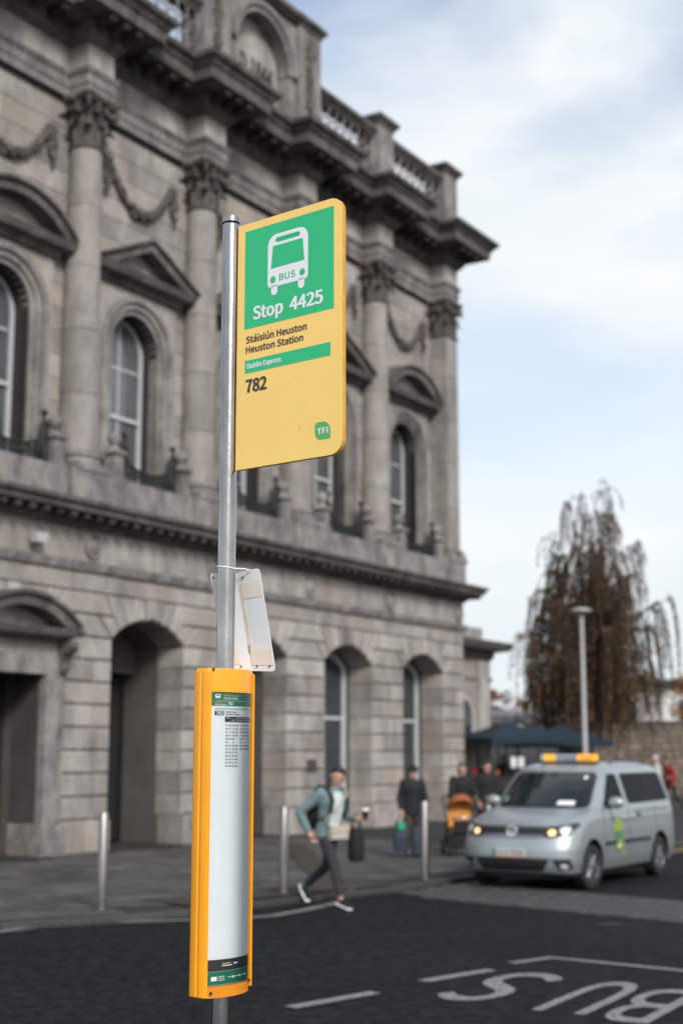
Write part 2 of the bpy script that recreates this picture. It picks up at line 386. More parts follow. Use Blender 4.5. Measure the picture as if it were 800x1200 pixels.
# stone setts of the raised crossing table
b = MB(); eu = Vector((0.70, -0.714)); ev = Vector((0.714, 0.70)); o0 = Vector((0.62, 19.95))
for i in range(52):
    for j in range(12):
        jx = (0.09 if j % 2 else 0)
        w0 = -0.2 if i > 4 else 0
        q = o0 + eu * (i * 0.185 + jx) + ev * (j * 0.165 + w0)
        if inside(q, pp) or kdist(q) < 0.14: continue
        b.T = Matrix.Translation((q.x, q.y, 0)) @ Matrix.Rotation(math.atan2(eu.y, eu.x) + random.uniform(-.03, .03), 4, 'Z') @ Matrix.Rotation(R(-90), 4, 'X')
        w, h = 0.085 + random.uniform(-.006, .004), 0.075 + random.uniform(-.005, .004)
        b.prism([(-w, -h), (w, -h), (w, h), (-w, h)], 0.0, -0.016 - random.uniform(0, 0.006), 0.006)
road = bpy.data.objects['road']
st = b.build('stone_setts', M_SETT, road); st['kind'] = 'stuff'
# painted lines
def ribbon(name, pts, w, z, m, parent):
    b = MB(); n = len(pts); P = [Vector(p) for p in pts]; vs = []
    for i in range(n):
        d = (P[min(i + 1, n - 1)] - P[max(i - 1, 0)]).normalized(); q = Vector((-d.y, d.x)) * w / 2
        vs += [(P[i].x - q.x, P[i].y - q.y, z), (P[i].x + q.x, P[i].y + q.y, z)]
    b.add(vs, [(2 * i, 2 * i + 2, 2 * i + 3, 2 * i + 1) for i in range(n - 1)])
    return b.build(name, m, parent)
ribbon('edge_line', [(-9, 11.6), (-6, 13.5), (-3.61, 15.57), (-3.28, 16.0), (-2.97, 16.28), (-2.4, 16.45), (-1.64, 16.67), (-1.2, 16.8), (-0.79, 17.08), (-0.41, 17.75), (0.0, 18.66)], 0.13, 0.004, M_LINE, road)
for a, c in [((-1.9, 9.55), (-1.2, 10.2)), ((-0.38, 11.0), (0.27, 11.68)), ((0.67, 12.24), (1.3, 12.86))]:
    ribbon('dash_line', [a, c], 0.13, 0.004, M_LINE, road)
for nm_, (cx_, cy_), r_ in (('tar_patch', (2.95, 16.25), .1),):
    rr_ = random.Random(int(cx_ * 100)); pl_ = [(cx_ + r_ * (1.5 + rr_.uniform(-.5, .5)) * math.cos(a), cy_ + r_ * rr_.uniform(.6, 1.2) * math.sin(a)) for a in [2 * math.pi * i / 14 for i in range(14)]]
    sheet(nm_, pl_, .003, mat('fresh_tar', (0.008, 0.008, 0.009), .7, var=.4, scale=14, bump=.6, bscale=50), None, road)
ribbon('bay_line', [(1.52, 13.27), (1.93, 13.62), (2.3, 13.33)], 0.11, 0.004, M_LINE, road)
ribbon('bay_line', [(2.3, 13.33), (2.96, 12.81), (4.6, 11.5)], 0.11, 0.0042, M_LINE, road)
for ch_, (x, y) in zip('SUB', ((1.72, 12.6), (2.31, 12.13), (2.68, 11.78))):
    up_ = Vector((-.56, -.83, 0)) if ch_ == 'S' else Vector((-.485, -.875, 0)); rd_ = Vector((up_.y, -up_.x, 0)); wd_ = .54 if ch_ == 'S' else .42
    text('bus_lettering', ch_, M_LINE, road, Vector((x, y, 0.005)) - rd_ * wd_ / 2, rd_, up_, wd_, 1.52, 0.01)
for off in (0.32, 0.55):
    ribbon('yellow_line', [tuple(ke + D * t + N2 * off) for t in (6.5, 20, 60)], 0.1, 0.004, M_YLINE, road)

# ------------------------------------------------------------------ station building (local x = along the facade to the far corner, -y = out of the wall)
BLD = empty('station_building', (P0.x, P0.y, 0), math.atan2(D.y, D.x))
tag(BLD, 'grey granite classical station building with engaged Corinthian columns, arches and balustraded parapet', 'building')
BAY = 3.85; C0 = -0.45
COLS = [C0 - BAY * k for k in range(7)]            # column axes, 0 is the corner pilaster
CEN = [C0 - BAY * (k + .5) for k in range(6)]      # bay centres
XL = COLS[6] - 0.9
HW, SPR, RISE = 1.125, 4.04, 0.44
RA = (HW * HW + RISE * RISE) / (2 * RISE); ZC = SPR + RISE - RA
PH = math.asin(HW / RA)
def arc(cx, hw, spr, r, zc, n=14, left_to_right=False):
    a0 = math.asin(min(1, hw / r)); pts = []
    for i in range(n + 1):
        t = -a0 + 2 * a0 * i / n; pts.append((cx + r * math.sin(t), zc + r * math.cos(t)))
    return pts          # left to right
# --- ground storey core, one arched panel per bay
gw = MB()
for k, c in enumerate(CEN):
    x0, x1 = c - BAY / 2, c + BAY / 2
    if k == 0: x1 = -0.03
    if k == 5: x0 = XL
    if k == 4: # portal: rectangular opening
        poly = [(x0, 0), (c - .8, 0), (c - .8, 3.28), (c + .8, 3.28), (c + .8, 0), (x1, 0), (x1, 5.3), (x0, 5.3)]
    else:
        ar = arc(c, HW + .02, SPR, RA + .02, ZC)
        poly = [(x0, 0), (c - HW - .02, 0)] + ar + [(c + HW + .02, 0), (x1, 0), (x1, 5.3), (x0, 5.3)]
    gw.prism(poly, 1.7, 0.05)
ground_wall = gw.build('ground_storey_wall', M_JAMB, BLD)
mw = MB()     # mass behind and upper mass so that no light passes
mw.box(XL, -0.06, 1.75, 12.0, 0.0, 5.3); mw.box(XL, -0.66, 1.25, 12.0, 5.3, 17.2)
mw.box(XL, -0.1, 0.3, 1.25, 5.35, 7.15)
mw.build('building_mass', M_CORE, BLD)
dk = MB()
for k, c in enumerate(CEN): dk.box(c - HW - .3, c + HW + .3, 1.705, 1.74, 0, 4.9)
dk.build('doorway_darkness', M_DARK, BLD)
stone_cache = {}
def stone(name, x0, x1, z0, z1, yb, yf, ch, gap, m, parent):
    w, h = x1 - x0 - gap, z1 - z0 - gap
    if w < 0.05: return
    k = (round(w, 3), round(h, 3), yb, ch, m.name)
    if k not in stone_cache:
        b = MB(); b.prism([(0, 0), (w, 0), (w, h), (0, h)], yb, 0, ch); stone_cache[k] = b.mesh(name, m, fix=True)
    return link(name, stone_cache[k], parent, (x0 + gap / 2, yf + random.uniform(-.004, .004), z0 + gap / 2))
CO = [0.64 + 0.425 * i for i in range(9)]       # course joints up to the springing at 4.04
rnd = random.Random(3)
piers = []
for k in range(6):
    l = (XL if k == 5 else CEN[k + 1] + (1.36 if k == 3 else HW)); r = CEN[k] - (1.36 if k == 4 else HW)
    piers.append((l, r))
piers.append((CEN[0] + HW, 0.0))
for l, r in piers:
    stone('plinth_block', l - .0, (l + r) / 2, 0.02, 0.64, 0.7, -0.07, 0.03, 0.012, M_STONE, ground_wall)
    stone('plinth_block', (l + r) / 2, r, 0.02, 0.64, 0.7, -0.07, 0.03, 0.012, M_STONE, ground_wall)
    for i in range(8):
        mid = l + (r - l) * (0.36 if i % 2 else 0.64)
        if r - l > 2.6:
            m1, m2 = l + (r - l) * (.28 if i % 2 else .4), l + (r - l) * (.68 if i % 2 else .76); cuts = [l, m1, m2, r]
        else: cuts = [l, mid, r]
        for a, c in zip(cuts, cuts[1:]): stone('wall_stone', a, c, CO[i], CO[i + 1], 0.7, 0.0, 0.034, 0.02, M_STONE, ground_wall)
# voussoirs and the stones between them
NV = 9
def radial(c, t, z): return c + (z - ZC) * math.tan(t)
ZM, ZT = 4.47, 4.9
for k, c in enumerate(CEN):
    for i in range(NV):
        t0 = -PH + 2 * PH * i / NV; t1 = -PH + 2 * PH * (i + 1) / NV
        zt = ZM if i in (0, NV - 1) else ZT
        b = MB(); g = 0.011
        lo = [(c + RA * math.sin(t), ZC + RA * math.cos(t)) for t in (t0, (t0 + t1) / 2, t1)]
        poly = lo + [(radial(c, t1, zt), zt), (radial(c, t0, zt), zt)]
        key = (i == NV // 2)
        poly = inset(poly if area(poly) > 0 else poly[::-1], g)
        b.prism(poly, 0.7, -0.06 if key else 0.0, 0.034)
        if k == 4 and ZT - 0 < 4.0: continue
        b.build('keystone' if key else 'voussoir', M_STONE, ground_wall)
    tin = PH - 2 * PH / NV
    nx = CEN[k + 1] if k < 5 else None
    if nx is not None:
        for (z0, z1, t) in ((SPR, ZM, PH), (ZM, ZT, tin)):
            b = MB(); poly = [(radial(nx, t, z0), z0), (radial(c, -t, z0), z0), (radial(c, -t, z1), z1), (radial(nx, t, z1), z1)]
            b.prism(inset(poly, .011), 0.7, 0.0, 0.034); b.build('wall_stone', M_STONE, ground_wall)
    else:
        for (z0, z1, t) in ((SPR, ZM, PH), (ZM, ZT, tin)):
            b = MB(); poly = [(XL, z0), (radial(c, -t, z0), z0), (radial(c, -t, z1), z1), (XL, z1)]
            b.prism(inset(poly, .011), 0.7, 0.0, 0.034); b.build('wall_stone', M_STONE, ground_wall)
    if k == 0:
        for (z0, z1, t) in ((SPR, ZM, PH), (ZM, ZT, tin)):
            b = MB(); poly = [(radial(c, t, z0), z0), (0, z0), (0, z1), (radial(c, t, z1), z1)]
            b.prism(inset(poly, .011), 0.7, 0.0, 0.034); b.build('wall_stone', M_STONE, ground_wall)
x = XL; i = 0
while x < -0.3:
    w = 1.05 + rnd.uniform(-.25, .3); x1 = min(0.0, x + w)
    if -x1 < 0.5: x1 = 0.0
    stone('wall_stone', x, x1, ZT, 5.28, 0.5, 0.0, 0.02, 0.016, M_STONE, ground_wall); x = x1
# end wall of the ground storey (seen only from the far side): same courses
for i in range(9):
    b = MB(); b.box(-0.05, 0.0, 0.705, 11.5, ([0.02] + CO)[i] + .007, ([0.02] + CO)[i + 1] - .007); b.build('side_course', M_STONE, ground_wall)
# string course, frieze, first cornice, blocking course
path = [(XL, 0.0), (0.0, 0.0), (0.0, 10.0)]
b = MB(); b.sweep(path, [(-.3, 5.28), (.05, 5.28), (.07, 5.32), (.10, 5.40), (.11, 5.45), (-.3, 5.46)]); b.build('string_course', M_TRIM, BLD)
b = MB(); b.sweep(path, [(-.3, 5.47), (-.03, 5.47), (-.03, 6.08), (-.3, 6.08)]); frieze = b.build('frieze', M_CORE, BLD)
x = XL
while x < -0.2:
    x1 = min(0.0, x + rnd.uniform(1.5, 2.1)); x1 = 0.0 if -x1 < .6 else x1
    stone('frieze_stone', x, x1, 5.47, 6.08, 0.2, 0.0, 0.006, 0.008, M_STONE, frieze); x = x1
for c in COLS[:6]:
    b = MB(); b.T = Matrix.Translation((c + 0.15, 0, 5.76)) @ Matrix.Rotation(R(90), 4, 'X')
    b.lathe([(0.001, 0), (.24, 0), (.25, .03), (.22, .05), (.20, .02), (.17, .02), (.13, .05), (.05, .07), (.001, .075)], 24, caps=False); b.build('roundel', M_TRIM, BLD, smooth=True)
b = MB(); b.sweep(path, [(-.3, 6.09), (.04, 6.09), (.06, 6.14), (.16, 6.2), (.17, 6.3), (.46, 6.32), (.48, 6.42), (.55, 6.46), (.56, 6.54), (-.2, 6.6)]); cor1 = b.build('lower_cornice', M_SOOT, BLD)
bm_ = MB(); bm_.box(-.07, .07, -.42, -.1, 6.2, 6.312); me_b = bm_.mesh('bracket', M_SHADEST, fix=True)
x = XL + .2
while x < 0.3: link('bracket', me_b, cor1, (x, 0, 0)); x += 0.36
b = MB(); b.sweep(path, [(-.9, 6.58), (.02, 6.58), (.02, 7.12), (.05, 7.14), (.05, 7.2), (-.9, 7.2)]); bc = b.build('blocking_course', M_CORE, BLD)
x = XL
for c in [XL] + []: pass
edges = sorted([XL] + [cc + d for cc in COLS for d in (-.62, .62) if XL < cc + d < -0.2] + [0.0])
for a, c in zip(edges, edges[1:]):
    ped = any(abs((a + c) / 2 - cc) < .3 for cc in COLS)
    n = 1 if ped or c - a < 1.4 else 2
    for q in range(n):
        stone('blocking_stone', a + (c - a) * q / n, a + (c - a) * (q + 1) / n, 6.6, 7.205, 0.3, -0.12 if ped else -0.06, 0.015, 0.012, M_TRIM, bc)

# --- porches inside the arches: windows in bays 1 and 2, doors further left
def arched_window(parent, c, hw, zb, spr, rise, y, fw, name='window', meeting=0.45, glass=None):
    r = (hw * hw + rise * rise) / (2 * rise); zc = spr + rise - r
    w = empty(name); w.parent = parent
    ar = arc(c, hw, spr, r, zc, 16); outer = [(c - hw, zb)] + ar + [(c + hw, zb)]
    r2 = r - fw; hw2 = hw - fw; spr2 = zc + math.sqrt(max(0, r2 * r2 - hw2 * hw2)); ar2 = arc(c, hw2, spr2, r2, zc, 16); inner = [(c - hw2, zb + fw)] + ar2 + [(c + hw2, zb + fw)]
    b = MB(); n = len(outer)
    vs = [(x, y, z) for x, z in outer] + [(x, y, z) for x, z in inner] + [(x, y + .1, z) for x, z in inner] + [(x, y + .1, z) for x, z in outer]
    fs = []
    for i in range(n):
        j = (i + 1) % n
        for q in range(3): fs.append((q * n + i, q * n + j, (q + 1) * n + j, (q + 1) * n + i))
    b.add(vs, fs); b.build('frame', M_WHITEP, w)
    for (za, zb2, yo) in ((zb + fw, zb + (zc + r - zb) * meeting, .05), (zb + (zc + r - zb) * meeting, zc + r - fw, .03)):
        b = MB(); top = zb2 if zb2 < spr - .02 else None
        if top: b.add([(c - hw2, y + yo, za), (c + hw2, y + yo, za), (c + hw2, y + yo, top), (c - hw2, y + yo, top)], [(0, 1, 2, 3)])
        else:
            pl = [(c - hw2, za)] + ar2 + [(c + hw2, za)]; b.add([(x, y + yo, z) for x, z in pl], [tuple(range(len(pl)))])
        b.build('pane', glass or M_GLASS, w)
    zm = zb + (zc + r - zb) * meeting
    b = MB(); b.box(c - hw2 + .002, c + hw2 - .002, y - .01, y + .06, zm - .04, zm + .04); b.build('meeting_rail', M_WHITEP, w)
    return w
for k in (0, 1):
    w = arched_window(BLD, CEN[k], HW - .03, 0.64, SPR - .02, RISE, 0.78, 0.16, meeting=0.55)
    b = MB(); b.box(CEN[k] - .05, CEN[k] + .05, .76, .85, .8, 4.28); b.build('mullion', M_WHITEP, w)
    b = MB(); b.box(CEN[k] - HW, CEN[k] + HW, .55, 1.69, 0.02, .64); b.build('window_apron', M_STONE, BLD)
for k in (2, 3, 5):
    c = CEN[k]
    d = empty('door'); d.parent = BLD
    b = MB(); b.box(c - HW, c + HW, 1.58, 1.68, 3.35, 3.5); b.box(c - HW, c - HW + .12, 1.58, 1.68, 0.1, 3.35); b.box(c + HW - .12, c + HW, 1.58, 1.68, 0.1, 3.35); b.box(c - .04, c + .04, 1.56, 1.68, 0.1, 3.348); b.build('door_frame', M_IRON, d)
    b = MB(); b.box(c - HW + .12, c - .045, 1.62, 1.66, 0.1, 3.348); b.build('door_leaf', M_DARK, d)
    b = MB(); b.box(c + .045, c + HW - .12, 1.62, 1.66, 0.1, 3.348); b.build('door_leaf', M_DARK, d)
    b = MB(); b.box(c - .09, c - .06, 1.5, 1.53, 0.9, 1.5); b.build('handle', M_STEEL, d)
    ar = arc(c, HW - .02, SPR, RA - .02, ZC); pl = [(c - HW + .02, 3.52)] + ar + [(c + HW - .02, 3.52)]
    b = MB(); b.prism(pl, 1.4, 1.3); b.build('tympanum_panel', M_JAMB, BLD)
# --- portal in bay 5
c = CEN[4]
pt = empty('portal'); pt.parent = BLD
b = MB()
for s in (-1, 1):
    b.box(*(sorted((c + s * .8, c + s * 1.12))), -.12, .7, .05, 3.28); b.box(*sorted((c + s * 1.122, c + s * 1.36)), -.05, .7, .65, 3.9)
    b.box(*sorted((c + s * .78, c + s * 1.38)), -.16, .698, .02, .62)
b.box(c - 1.12, c + 1.12, -.12, .7, 3.282, 3.62); b.build('portal_architrave', M_TRIM, pt)
b = MB(); b.box(c - 1.119, c + 1.119, -.06, .5, 3.622, 3.88); b.build('portal_frieze', M_STONE, pt)
b = MB(); b.sweep([(c - 1.2, 0.0), (c - 1.2, -.12), (c + 1.2, -.12), (c + 1.2, 0.0)], [(-.1, 3.89), (.06, 3.89), (.1, 3.95), (.24, 3.97), (.28, 4.05), (.3, 4.1), (-.1, 4.12)]); b.build('hood_cornice', M_SOOT, pt)
def seg_hood(name, parent, c, hw, z0, rise, yb, yf, th, m, n=20):
    r = (hw * hw + rise * rise) / (2 * rise); zc = z0 + rise - r
    o_ = arc(c, hw, z0, r, zc, n); i_ = arc(c, hw * (1 - th / r * .9), z0, r - th, zc, n)
    i_ = [(x, max(z, z0 + .004)) for x, z in i_]
    for (poly, y1, mm, nm) in ((o_ + i_[::-1], yf, m, name),):
        b = MB(); b.prism(poly, yb, y1); b.build(nm, mm, parent)
    o2 = arc(c, hw + .07, z0 + th * .6, r + .07, zc, n)
    b = MB(); b.prism(o2 + [(x, z - .004) for x, z in arc(c, hw - .01, z0 + th * .6, r + .004, zc, n)][::-1], yb, yf - .08); b.build(name, m, parent)
    tp = [(c - hw * .9, z0)] + arc(c, hw * .9, z0, r - .01, zc, n) + [(c + hw * .9, z0)]
    b = MB(); b.prism(arc(c, hw * .93, z0, r - th * .6, zc, n), yb, yb - .06); b.build('tympanum', M_STONE, parent)
seg_hood('hood_arch', pt, c, 1.38, 4.11, 0.56, .1, -.36, .2, M_SOOT)
for s in (-1, 1):   # scroll consoles
    b = MB(); x = c + s * 1.25
    pr = [(.0, 3.9), (-.34, 3.9), (-.36, 3.78), (-.28, 3.68), (-.18, 3.62), (-.14, 3.5), (-.16, 3.4), (-.12, 3.32), (0, 3.3)]
    n = len(pr); b.add([(x - .11, y, z) for y, z in pr] + [(x + .11, y, z) for y, z in pr], [tuple(range(n)), tuple(range(n, 2 * n))[::-1]] + [(i, (i + 1) % n, n + (i + 1) % n, n + i) for i in range(n)])
    b.build('console', M_CARVE, pt)
b = MB(); b.box(c - .79, c + .79, .9, .95, .05, 3.27); b.build('door_leaf', mat('dark_door', (0.02, 0.021, 0.022), 0.4, var=.2), pt)
b = MB()
for zz in (.3, 1.3, 2.3):
    for s in (-1, 1): b.box(c + s * .4 - .28, c + s * .4 + .28, .875, .905, zz, zz + .82)
b.build('door_panel', MATS['dark_door'], pt)

# --- upper storey
WY = 0.6                                      # wall plane (local y)
uw = MB(); WH, WB, WS = 0.75, 7.3, 10.2
for k, c in enumerate(CEN):
    x0, x1 = c - BAY / 2, c + BAY / 2
    if k == 0: x1 = -0.1
    if k == 5: x0 = XL
    ar = [(c + WH * math.sin(t), WS + WH * math.cos(t)) for t in [math.pi * (i / 16 - .5) for i in range(17)]]
    poly = [(x0, 7.1), (c - WH, 7.1)] + ar + [(c + WH, 7.1), (x1, 7.1), (x1, 15.3), (x0, 15.3)]
    uw.prism(poly, 1.26, WY + .012)
upper_wall = uw.build('upper_storey_wall', M_CORE, BLD)
for k, c in enumerate(CEN):
    rng = random.Random(50 + k)
    nco = 16; hh = (14.75 - 7.2) / nco
    for i in range(nco):
        z0 = 7.2 + hh * i; z1 = z0 + hh
        L0, R0 = c - BAY / 2 + .2, c + BAY / 2 - .2
        if k == 0: R0 = c + BAY / 2 - .3
        if z1 < 11.75: spans = [(L0, c - 1.0), (c + 1.0, R0)]
        else:
            m1 = L0 + (R0 - L0) * (.3 if i % 2 else .42) + rng.uniform(-.1, .1); m2 = L0 + (R0 - L0) * (.66 if i % 2 else .8) + rng.uniform(-.1, .1); spans = [(L0, m1), (m1, m2), (m2, R0)]
        for a, d in spans: stone('ashlar_block', a, d, z0, z1, 0.05, WY - .006, 0.006, 0.009, M_STONE, upper_wall)
b = MB(); b.box(-0.66, -0.1, 0.62, 11.5, 7.1, 15.3); b.build('side_wall', M_STONE, BLD)
# windows with surround, hood, sill
for k, c in enumerate(CEN):
    w = arched_window(BLD, c, WH - .005, 7.25, WS, WH - .006, 0.98, 0.10, meeting=0.42, glass=M_GLASS2)
    b = MB(); b.box(c - .02, c + .02, 1.0, 1.04, 7.4, 10.8); b.box(c - .6, c + .6, 1.005, 1.035, 9.85, 9.89); b.build('glazing_bar', M_WHITEP, w)
    bl = MB(); bl.add([(c - .6, 1.06, 9.9), (c + .6, 1.06, 9.9), (c + .6, 1.06, 10.3), (c - .6, 1.06, 10.3)], [(0, 1, 2, 3)])
    sr = MB()
    for (ri, ro, yf) in ((0.75, .86, WY - .04), (.86, 1.0, WY - .1), (1.0, 1.14, WY - .16)):
        ip = [(c - ri, 7.2)] + [(c + ri * math.sin(t), WS + ri * math.cos(t)) for t in [math.pi * (i / 18 - .5) for i in range(19)]] + [(c + ri, 7.2)]
        op = [(c - ro, 7.2)] + [(c + ro * math.sin(t), WS + ro * math.cos(t)) for t in [math.pi * (i / 18 - .5) for i in range(19)]] + [(c + ro, 7.2)]
        n = len(ip)
        for i in range(n - 1):
            q = [ip[i], op[i], op[i + 1], ip[i + 1]]; sr.prism(q, WY + .2, yf)
    sr.build('window_surround', M_TRIM, BLD)
    b = MB()       # spandrel panel between the arch and the hood
    po = [(c - 1.14, WS)] + [(c + 1.14 * math.sin(t), WS + 1.14 * math.cos(t)) for t in [math.pi * (i / 18 - .5) for i in range(19)]][1:-1] + [(c + 1.14, WS)]
    b.prism([(c - 1.28, 7.2), (c - 1.145, 7.2)] + po[0:1] + po[1:-1] + po[-1:] + [(c + 1.145, 7.2), (c + 1.28, 7.2), (c + 1.28, 11.45), (c - 1.28, 11.45)], WY + .1, WY - .08); b.build('window_panel', M_STONE, BLD)
    h = empty('window_hood'); h.parent = BLD
    b = MB(); b.sweep([(c - 1.3, WY), (c - 1.3, WY - .14), (c + 1.3, WY - .14), (c + 1.3, WY)], [(-.1, 11.42), (.03, 11.42), (.06, 11.5), (.12, 11.54), (.24, 11.58), (.28, 11.68), (.3, 11.73), (-.1, 11.74)]); b.build('hood_cornice', M_SOOT, h)
    if k % 2 == 0: seg_hood('hood_arch', h, c, 1.5, 11.74, .72, WY, WY - .42, .2, M_SOOT)
    else:
        ap = (c, 12.5); hw = 1.6; zb = 11.735; th = .2
        for s in (-1, 1):
            b = MB(); q = [(c + s * hw, zb), (c + s * (hw - .42), zb), (c, ap[1] - th), (c, ap[1])]
            b.prism(q, WY, WY - .42); b.build('raking_cornice', M_SOOT, h)
            b = MB(); q = [(c + s * (hw + .04), zb + .05), (c + s * (hw - .05), zb + .055), (c, ap[1] + .005), (c, ap[1] + .08)]
            b.prism(q, WY, WY - .5); b.build('raking_moulding', M_SOOT, h)
        b = MB(); b.prism([(c - hw + .4, zb), (c + hw - .4, zb), (c, ap[1] - th + .01)], WY, WY - .06); b.build('tympanum', M_STONE, h)
# columns
def leaf(b, ang, r0, z0, h, w, curl, lean):
    """acanthus leaf: a bent tongue standing off the bell"""
    ca, sa_ = math.cos(ang), math.sin(ang); rows = []
    for i in range(6):
        t = i / 5; z = z0 + h * (math.sin(min(1, t * 1.12) * math.pi / 2) if t < .9 else .93); r = r0 + lean * t + (curl * max(0, t - .55) ** 1.5 * 3)
        ww = w * (0.75 + .6 * t - 1.0 * t * t) + .012
        if i == 5: z -= h * .12
        row = []
        for u in (-1, -.5, 0, .5, 1):
            rr = r - abs(u) * .03 * (1 - t * .4) + (.016 if u == 0 else 0); row.append((rr * ca - u * ww * sa_, rr * sa_ + u * ww * ca, z - abs(u) * h * .05))
        rows.append(row)
    vs = [p for r in rows for p in r]; fs = [(i * 5 + j, i * 5 + j + 1, (i + 1) * 5 + j + 1, (i + 1) * 5 + j) for i in range(5) for j in range(4)]
    b.add(vs, fs)
def spiral(b, c, ax, r, th, turns=1.6, sgn=1):
    pts = []; ax = Vector(ax).normalized()
    for i in range(16):
        t = i / 15; a = sgn * (t * turns * 2 * math.pi) + math.pi / 2; rr = r * (1 - .8 * t)
        pts.append(Vector(c) + ax * (rr * math.cos(a)) + Vector((0, 0, rr * math.sin(a))))
    b.tube(pts, [th * (1 - .4 * i / 15) for i in range(16)], 6)
def capital(square):
    b = MB(); z0 = 0
    if not square: b.lathe([(.335, 0), (.37, .02), (.37, .06), (.33, .08), (.33, .6), (.36, .85), (.45, .98), (.45, 1.0)], 20)
    else:
        for (hw, za, zb2) in ((.38, 0, .06), (.34, .06, .8), (.4, .8, .95)): b.box(-hw, hw, -hw, hw, za, zb2)
    n = 8
    for i in range(n):
        a = 2 * math.pi * i / n; k = 1.0 if not square else 1.08
        leaf(b, a, .35 * k, .07, .42, .12, .2, .05)
        a2 = a + math.pi / n; k2 = 1.0 if not square else 1.08
        leaf(b, a2, .34 * k2, .25, .52, .12, .25, .07)
        b.ball((.46 * math.cos(a), .46 * math.sin(a), .52), (.045, .045, .05), 6, 4)
    for i in range(4):
        a = math.pi / 4 + i * math.pi / 2; ca, sa_ = math.cos(a), math.sin(a)
        spiral(b, (.52 * ca, .52 * sa_, .86), (ca, sa_, 0), .12, .045, sgn=-1)
        b.tube([(.36 * ca, .36 * sa_, .6), (.42 * ca, .42 * sa_, .78), (.5 * ca, .5 * sa_, .96)], .035, 6)
        a2 = i * math.pi / 2; b.ball((.46 * math.cos(a2), .46 * math.sin(a2), 1.02), (.08, .08, .09), 8, 6)
        for s in (-1, 1): spiral(b, (.42 * math.cos(a2) - s * .1 * math.sin(a2), .42 * math.sin(a2) + s * .1 * math.cos(a2), .84), (-s * math.sin(a2), s * math.cos(a2), 0), .07, .028, sgn=-1)
    # abacus with concave sides
    pl = []
    for i in range(4):
        a = math.pi / 4 + i * math.pi / 2
        for da in (-.09, .09): pl.append((.66 * math.cos(a + da), .66 * math.sin(a + da)))
        am = a + math.pi / 4; pl.append((.44 * math.cos(am), .44 * math.sin(am)))
    n = len(pl)
    for (sc, za, zb2) in ((.93, .97, 1.03), (1.0, 1.03, 1.1)):
        b.add([(x * sc, y * sc, za) for x, y in pl] + [(x * sc, y * sc, zb2) for x, y in pl], [tuple(range(n))[::-1], tuple(range(n, 2 * n))] + [(i, (i + 1) % n, n + (i + 1) % n, n + i) for i in range(n)])
    return b.mesh('capital', M_CARVE, smooth=True, fix=False)
me_cap, me_capsq = capital(False), capital(True)
b = MB(); b.box(-.5, .5, -.5, .5, 0, .14); b.lathe([(.5, .14), (.51, .19), (.48, .24), (.41, .25), (.40, .28), (.44, .3), (.45, .34), (.42, .38), (.375, .4)], 28); me_base = b.mesh('column_base', M_TRIM, smooth=True, fix=True)
b = MB()
for hw, za, zb2 in ((.5, 0, .14), (.47, .14, .24), (.41, .24, .28), (.44, .28, .35), (.385, .35, .4)): b.box(-hw, hw, -hw, hw, za, zb2)
me_basesq = b.mesh('pilaster_base', M_TRIM, fix=True)
drum = {}
def rad(z): t = (z - 7.6) / 6.2; return .375 - .045 * t * t
for k, cx in enumerate(COLS):
    sq = k == 0
    cobj = empty('pilaster' if sq else 'column', (cx, 0.36, 0)); cobj.parent = BLD
    link('column_base', me_basesq if sq else me_base, cobj, (0, 0, 7.205))
    zz = [7.605, 8.75, 10.05, 11.35, 12.6, 13.8]
    for i in range(5):
        if (sq, i) not in drum:
            b = MB(); za, zb2 = zz[i] + .004, zz[i + 1] - .004
            if sq:
                h_ = .345; b.prism([(-h_, za), (h_, za), (h_, zb2), (-h_, zb2)], h_, -h_, .008)
            else: b.lathe([(rad(za) - .008, za), (rad(za), za + .008), (rad((za + zb2) / 2), (za + zb2) / 2), (rad(zb2), zb2 - .008), (rad(zb2) - .008, zb2)], 32)
            drum[(sq, i)] = b.mesh('shaft_drum', M_COLST, smooth=True, fix=True)
        link('shaft_drum', drum[(sq, i)], cobj)
    link('capital', me_capsq if sq else me_cap, cobj, (0, 0, 13.8))
# entablature with breaks over the columns
def epath(back, front, hw, end):
    p = [(XL, back)]
    for cx in reversed(COLS[1:]):
        p += [(cx - hw, back), (cx - hw, front), (cx + hw, front), (cx + hw, back)]
    p += [(COLS[0] - hw, back), (COLS[0] - hw, front), (end, front), (end, 10.0)]
    return p
ep = epath(0.52, 0.0, .40, COLS[0] + .40)
b = MB(); b.sweep(ep, [(-.4, 14.9), (.0, 14.9), (.0, 15.08), (.025, 15.09), (.025, 15.28), (.06, 15.32), (.09, 15.4), (-.4, 15.42)]); b.build('architrave', M_TRIM, BLD)
b = MB(); b.sweep(ep, [(-.4, 15.42), (-.01, 15.42), (-.01, 15.95), (-.4, 15.95)]); b.build('upper_frieze', M_STONE, BLD)
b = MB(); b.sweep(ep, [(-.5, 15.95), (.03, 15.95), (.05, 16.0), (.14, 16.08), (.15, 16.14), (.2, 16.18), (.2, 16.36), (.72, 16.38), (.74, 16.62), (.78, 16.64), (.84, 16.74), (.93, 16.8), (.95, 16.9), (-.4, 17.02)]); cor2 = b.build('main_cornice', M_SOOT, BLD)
def modillion():
    b = MB(); pr = [(0, 16.18), (-.12, 16.16), (-.3, 16.24), (-.44, 16.23), (-.47, 16.3), (-.45, 16.372), (0, 16.372)]
    n = len(pr); b.add([(-.08, y, z) for y, z in pr] + [(.08, y, z) for y, z in pr], [tuple(range(n)), tuple(range(n, 2 * n))[::-1]] + [(i, (i + 1) % n, n + (i + 1) % n, n + i) for i in range(n)])
    return b.mesh('modillion', M_SHADEST, fix=True)
me_mod = modillion()
x = XL + .3
for cx in COLS:
    for dx in (-.4, 0, .4): link('modillion', me_mod, cor2, (cx + dx, -.19, 0))
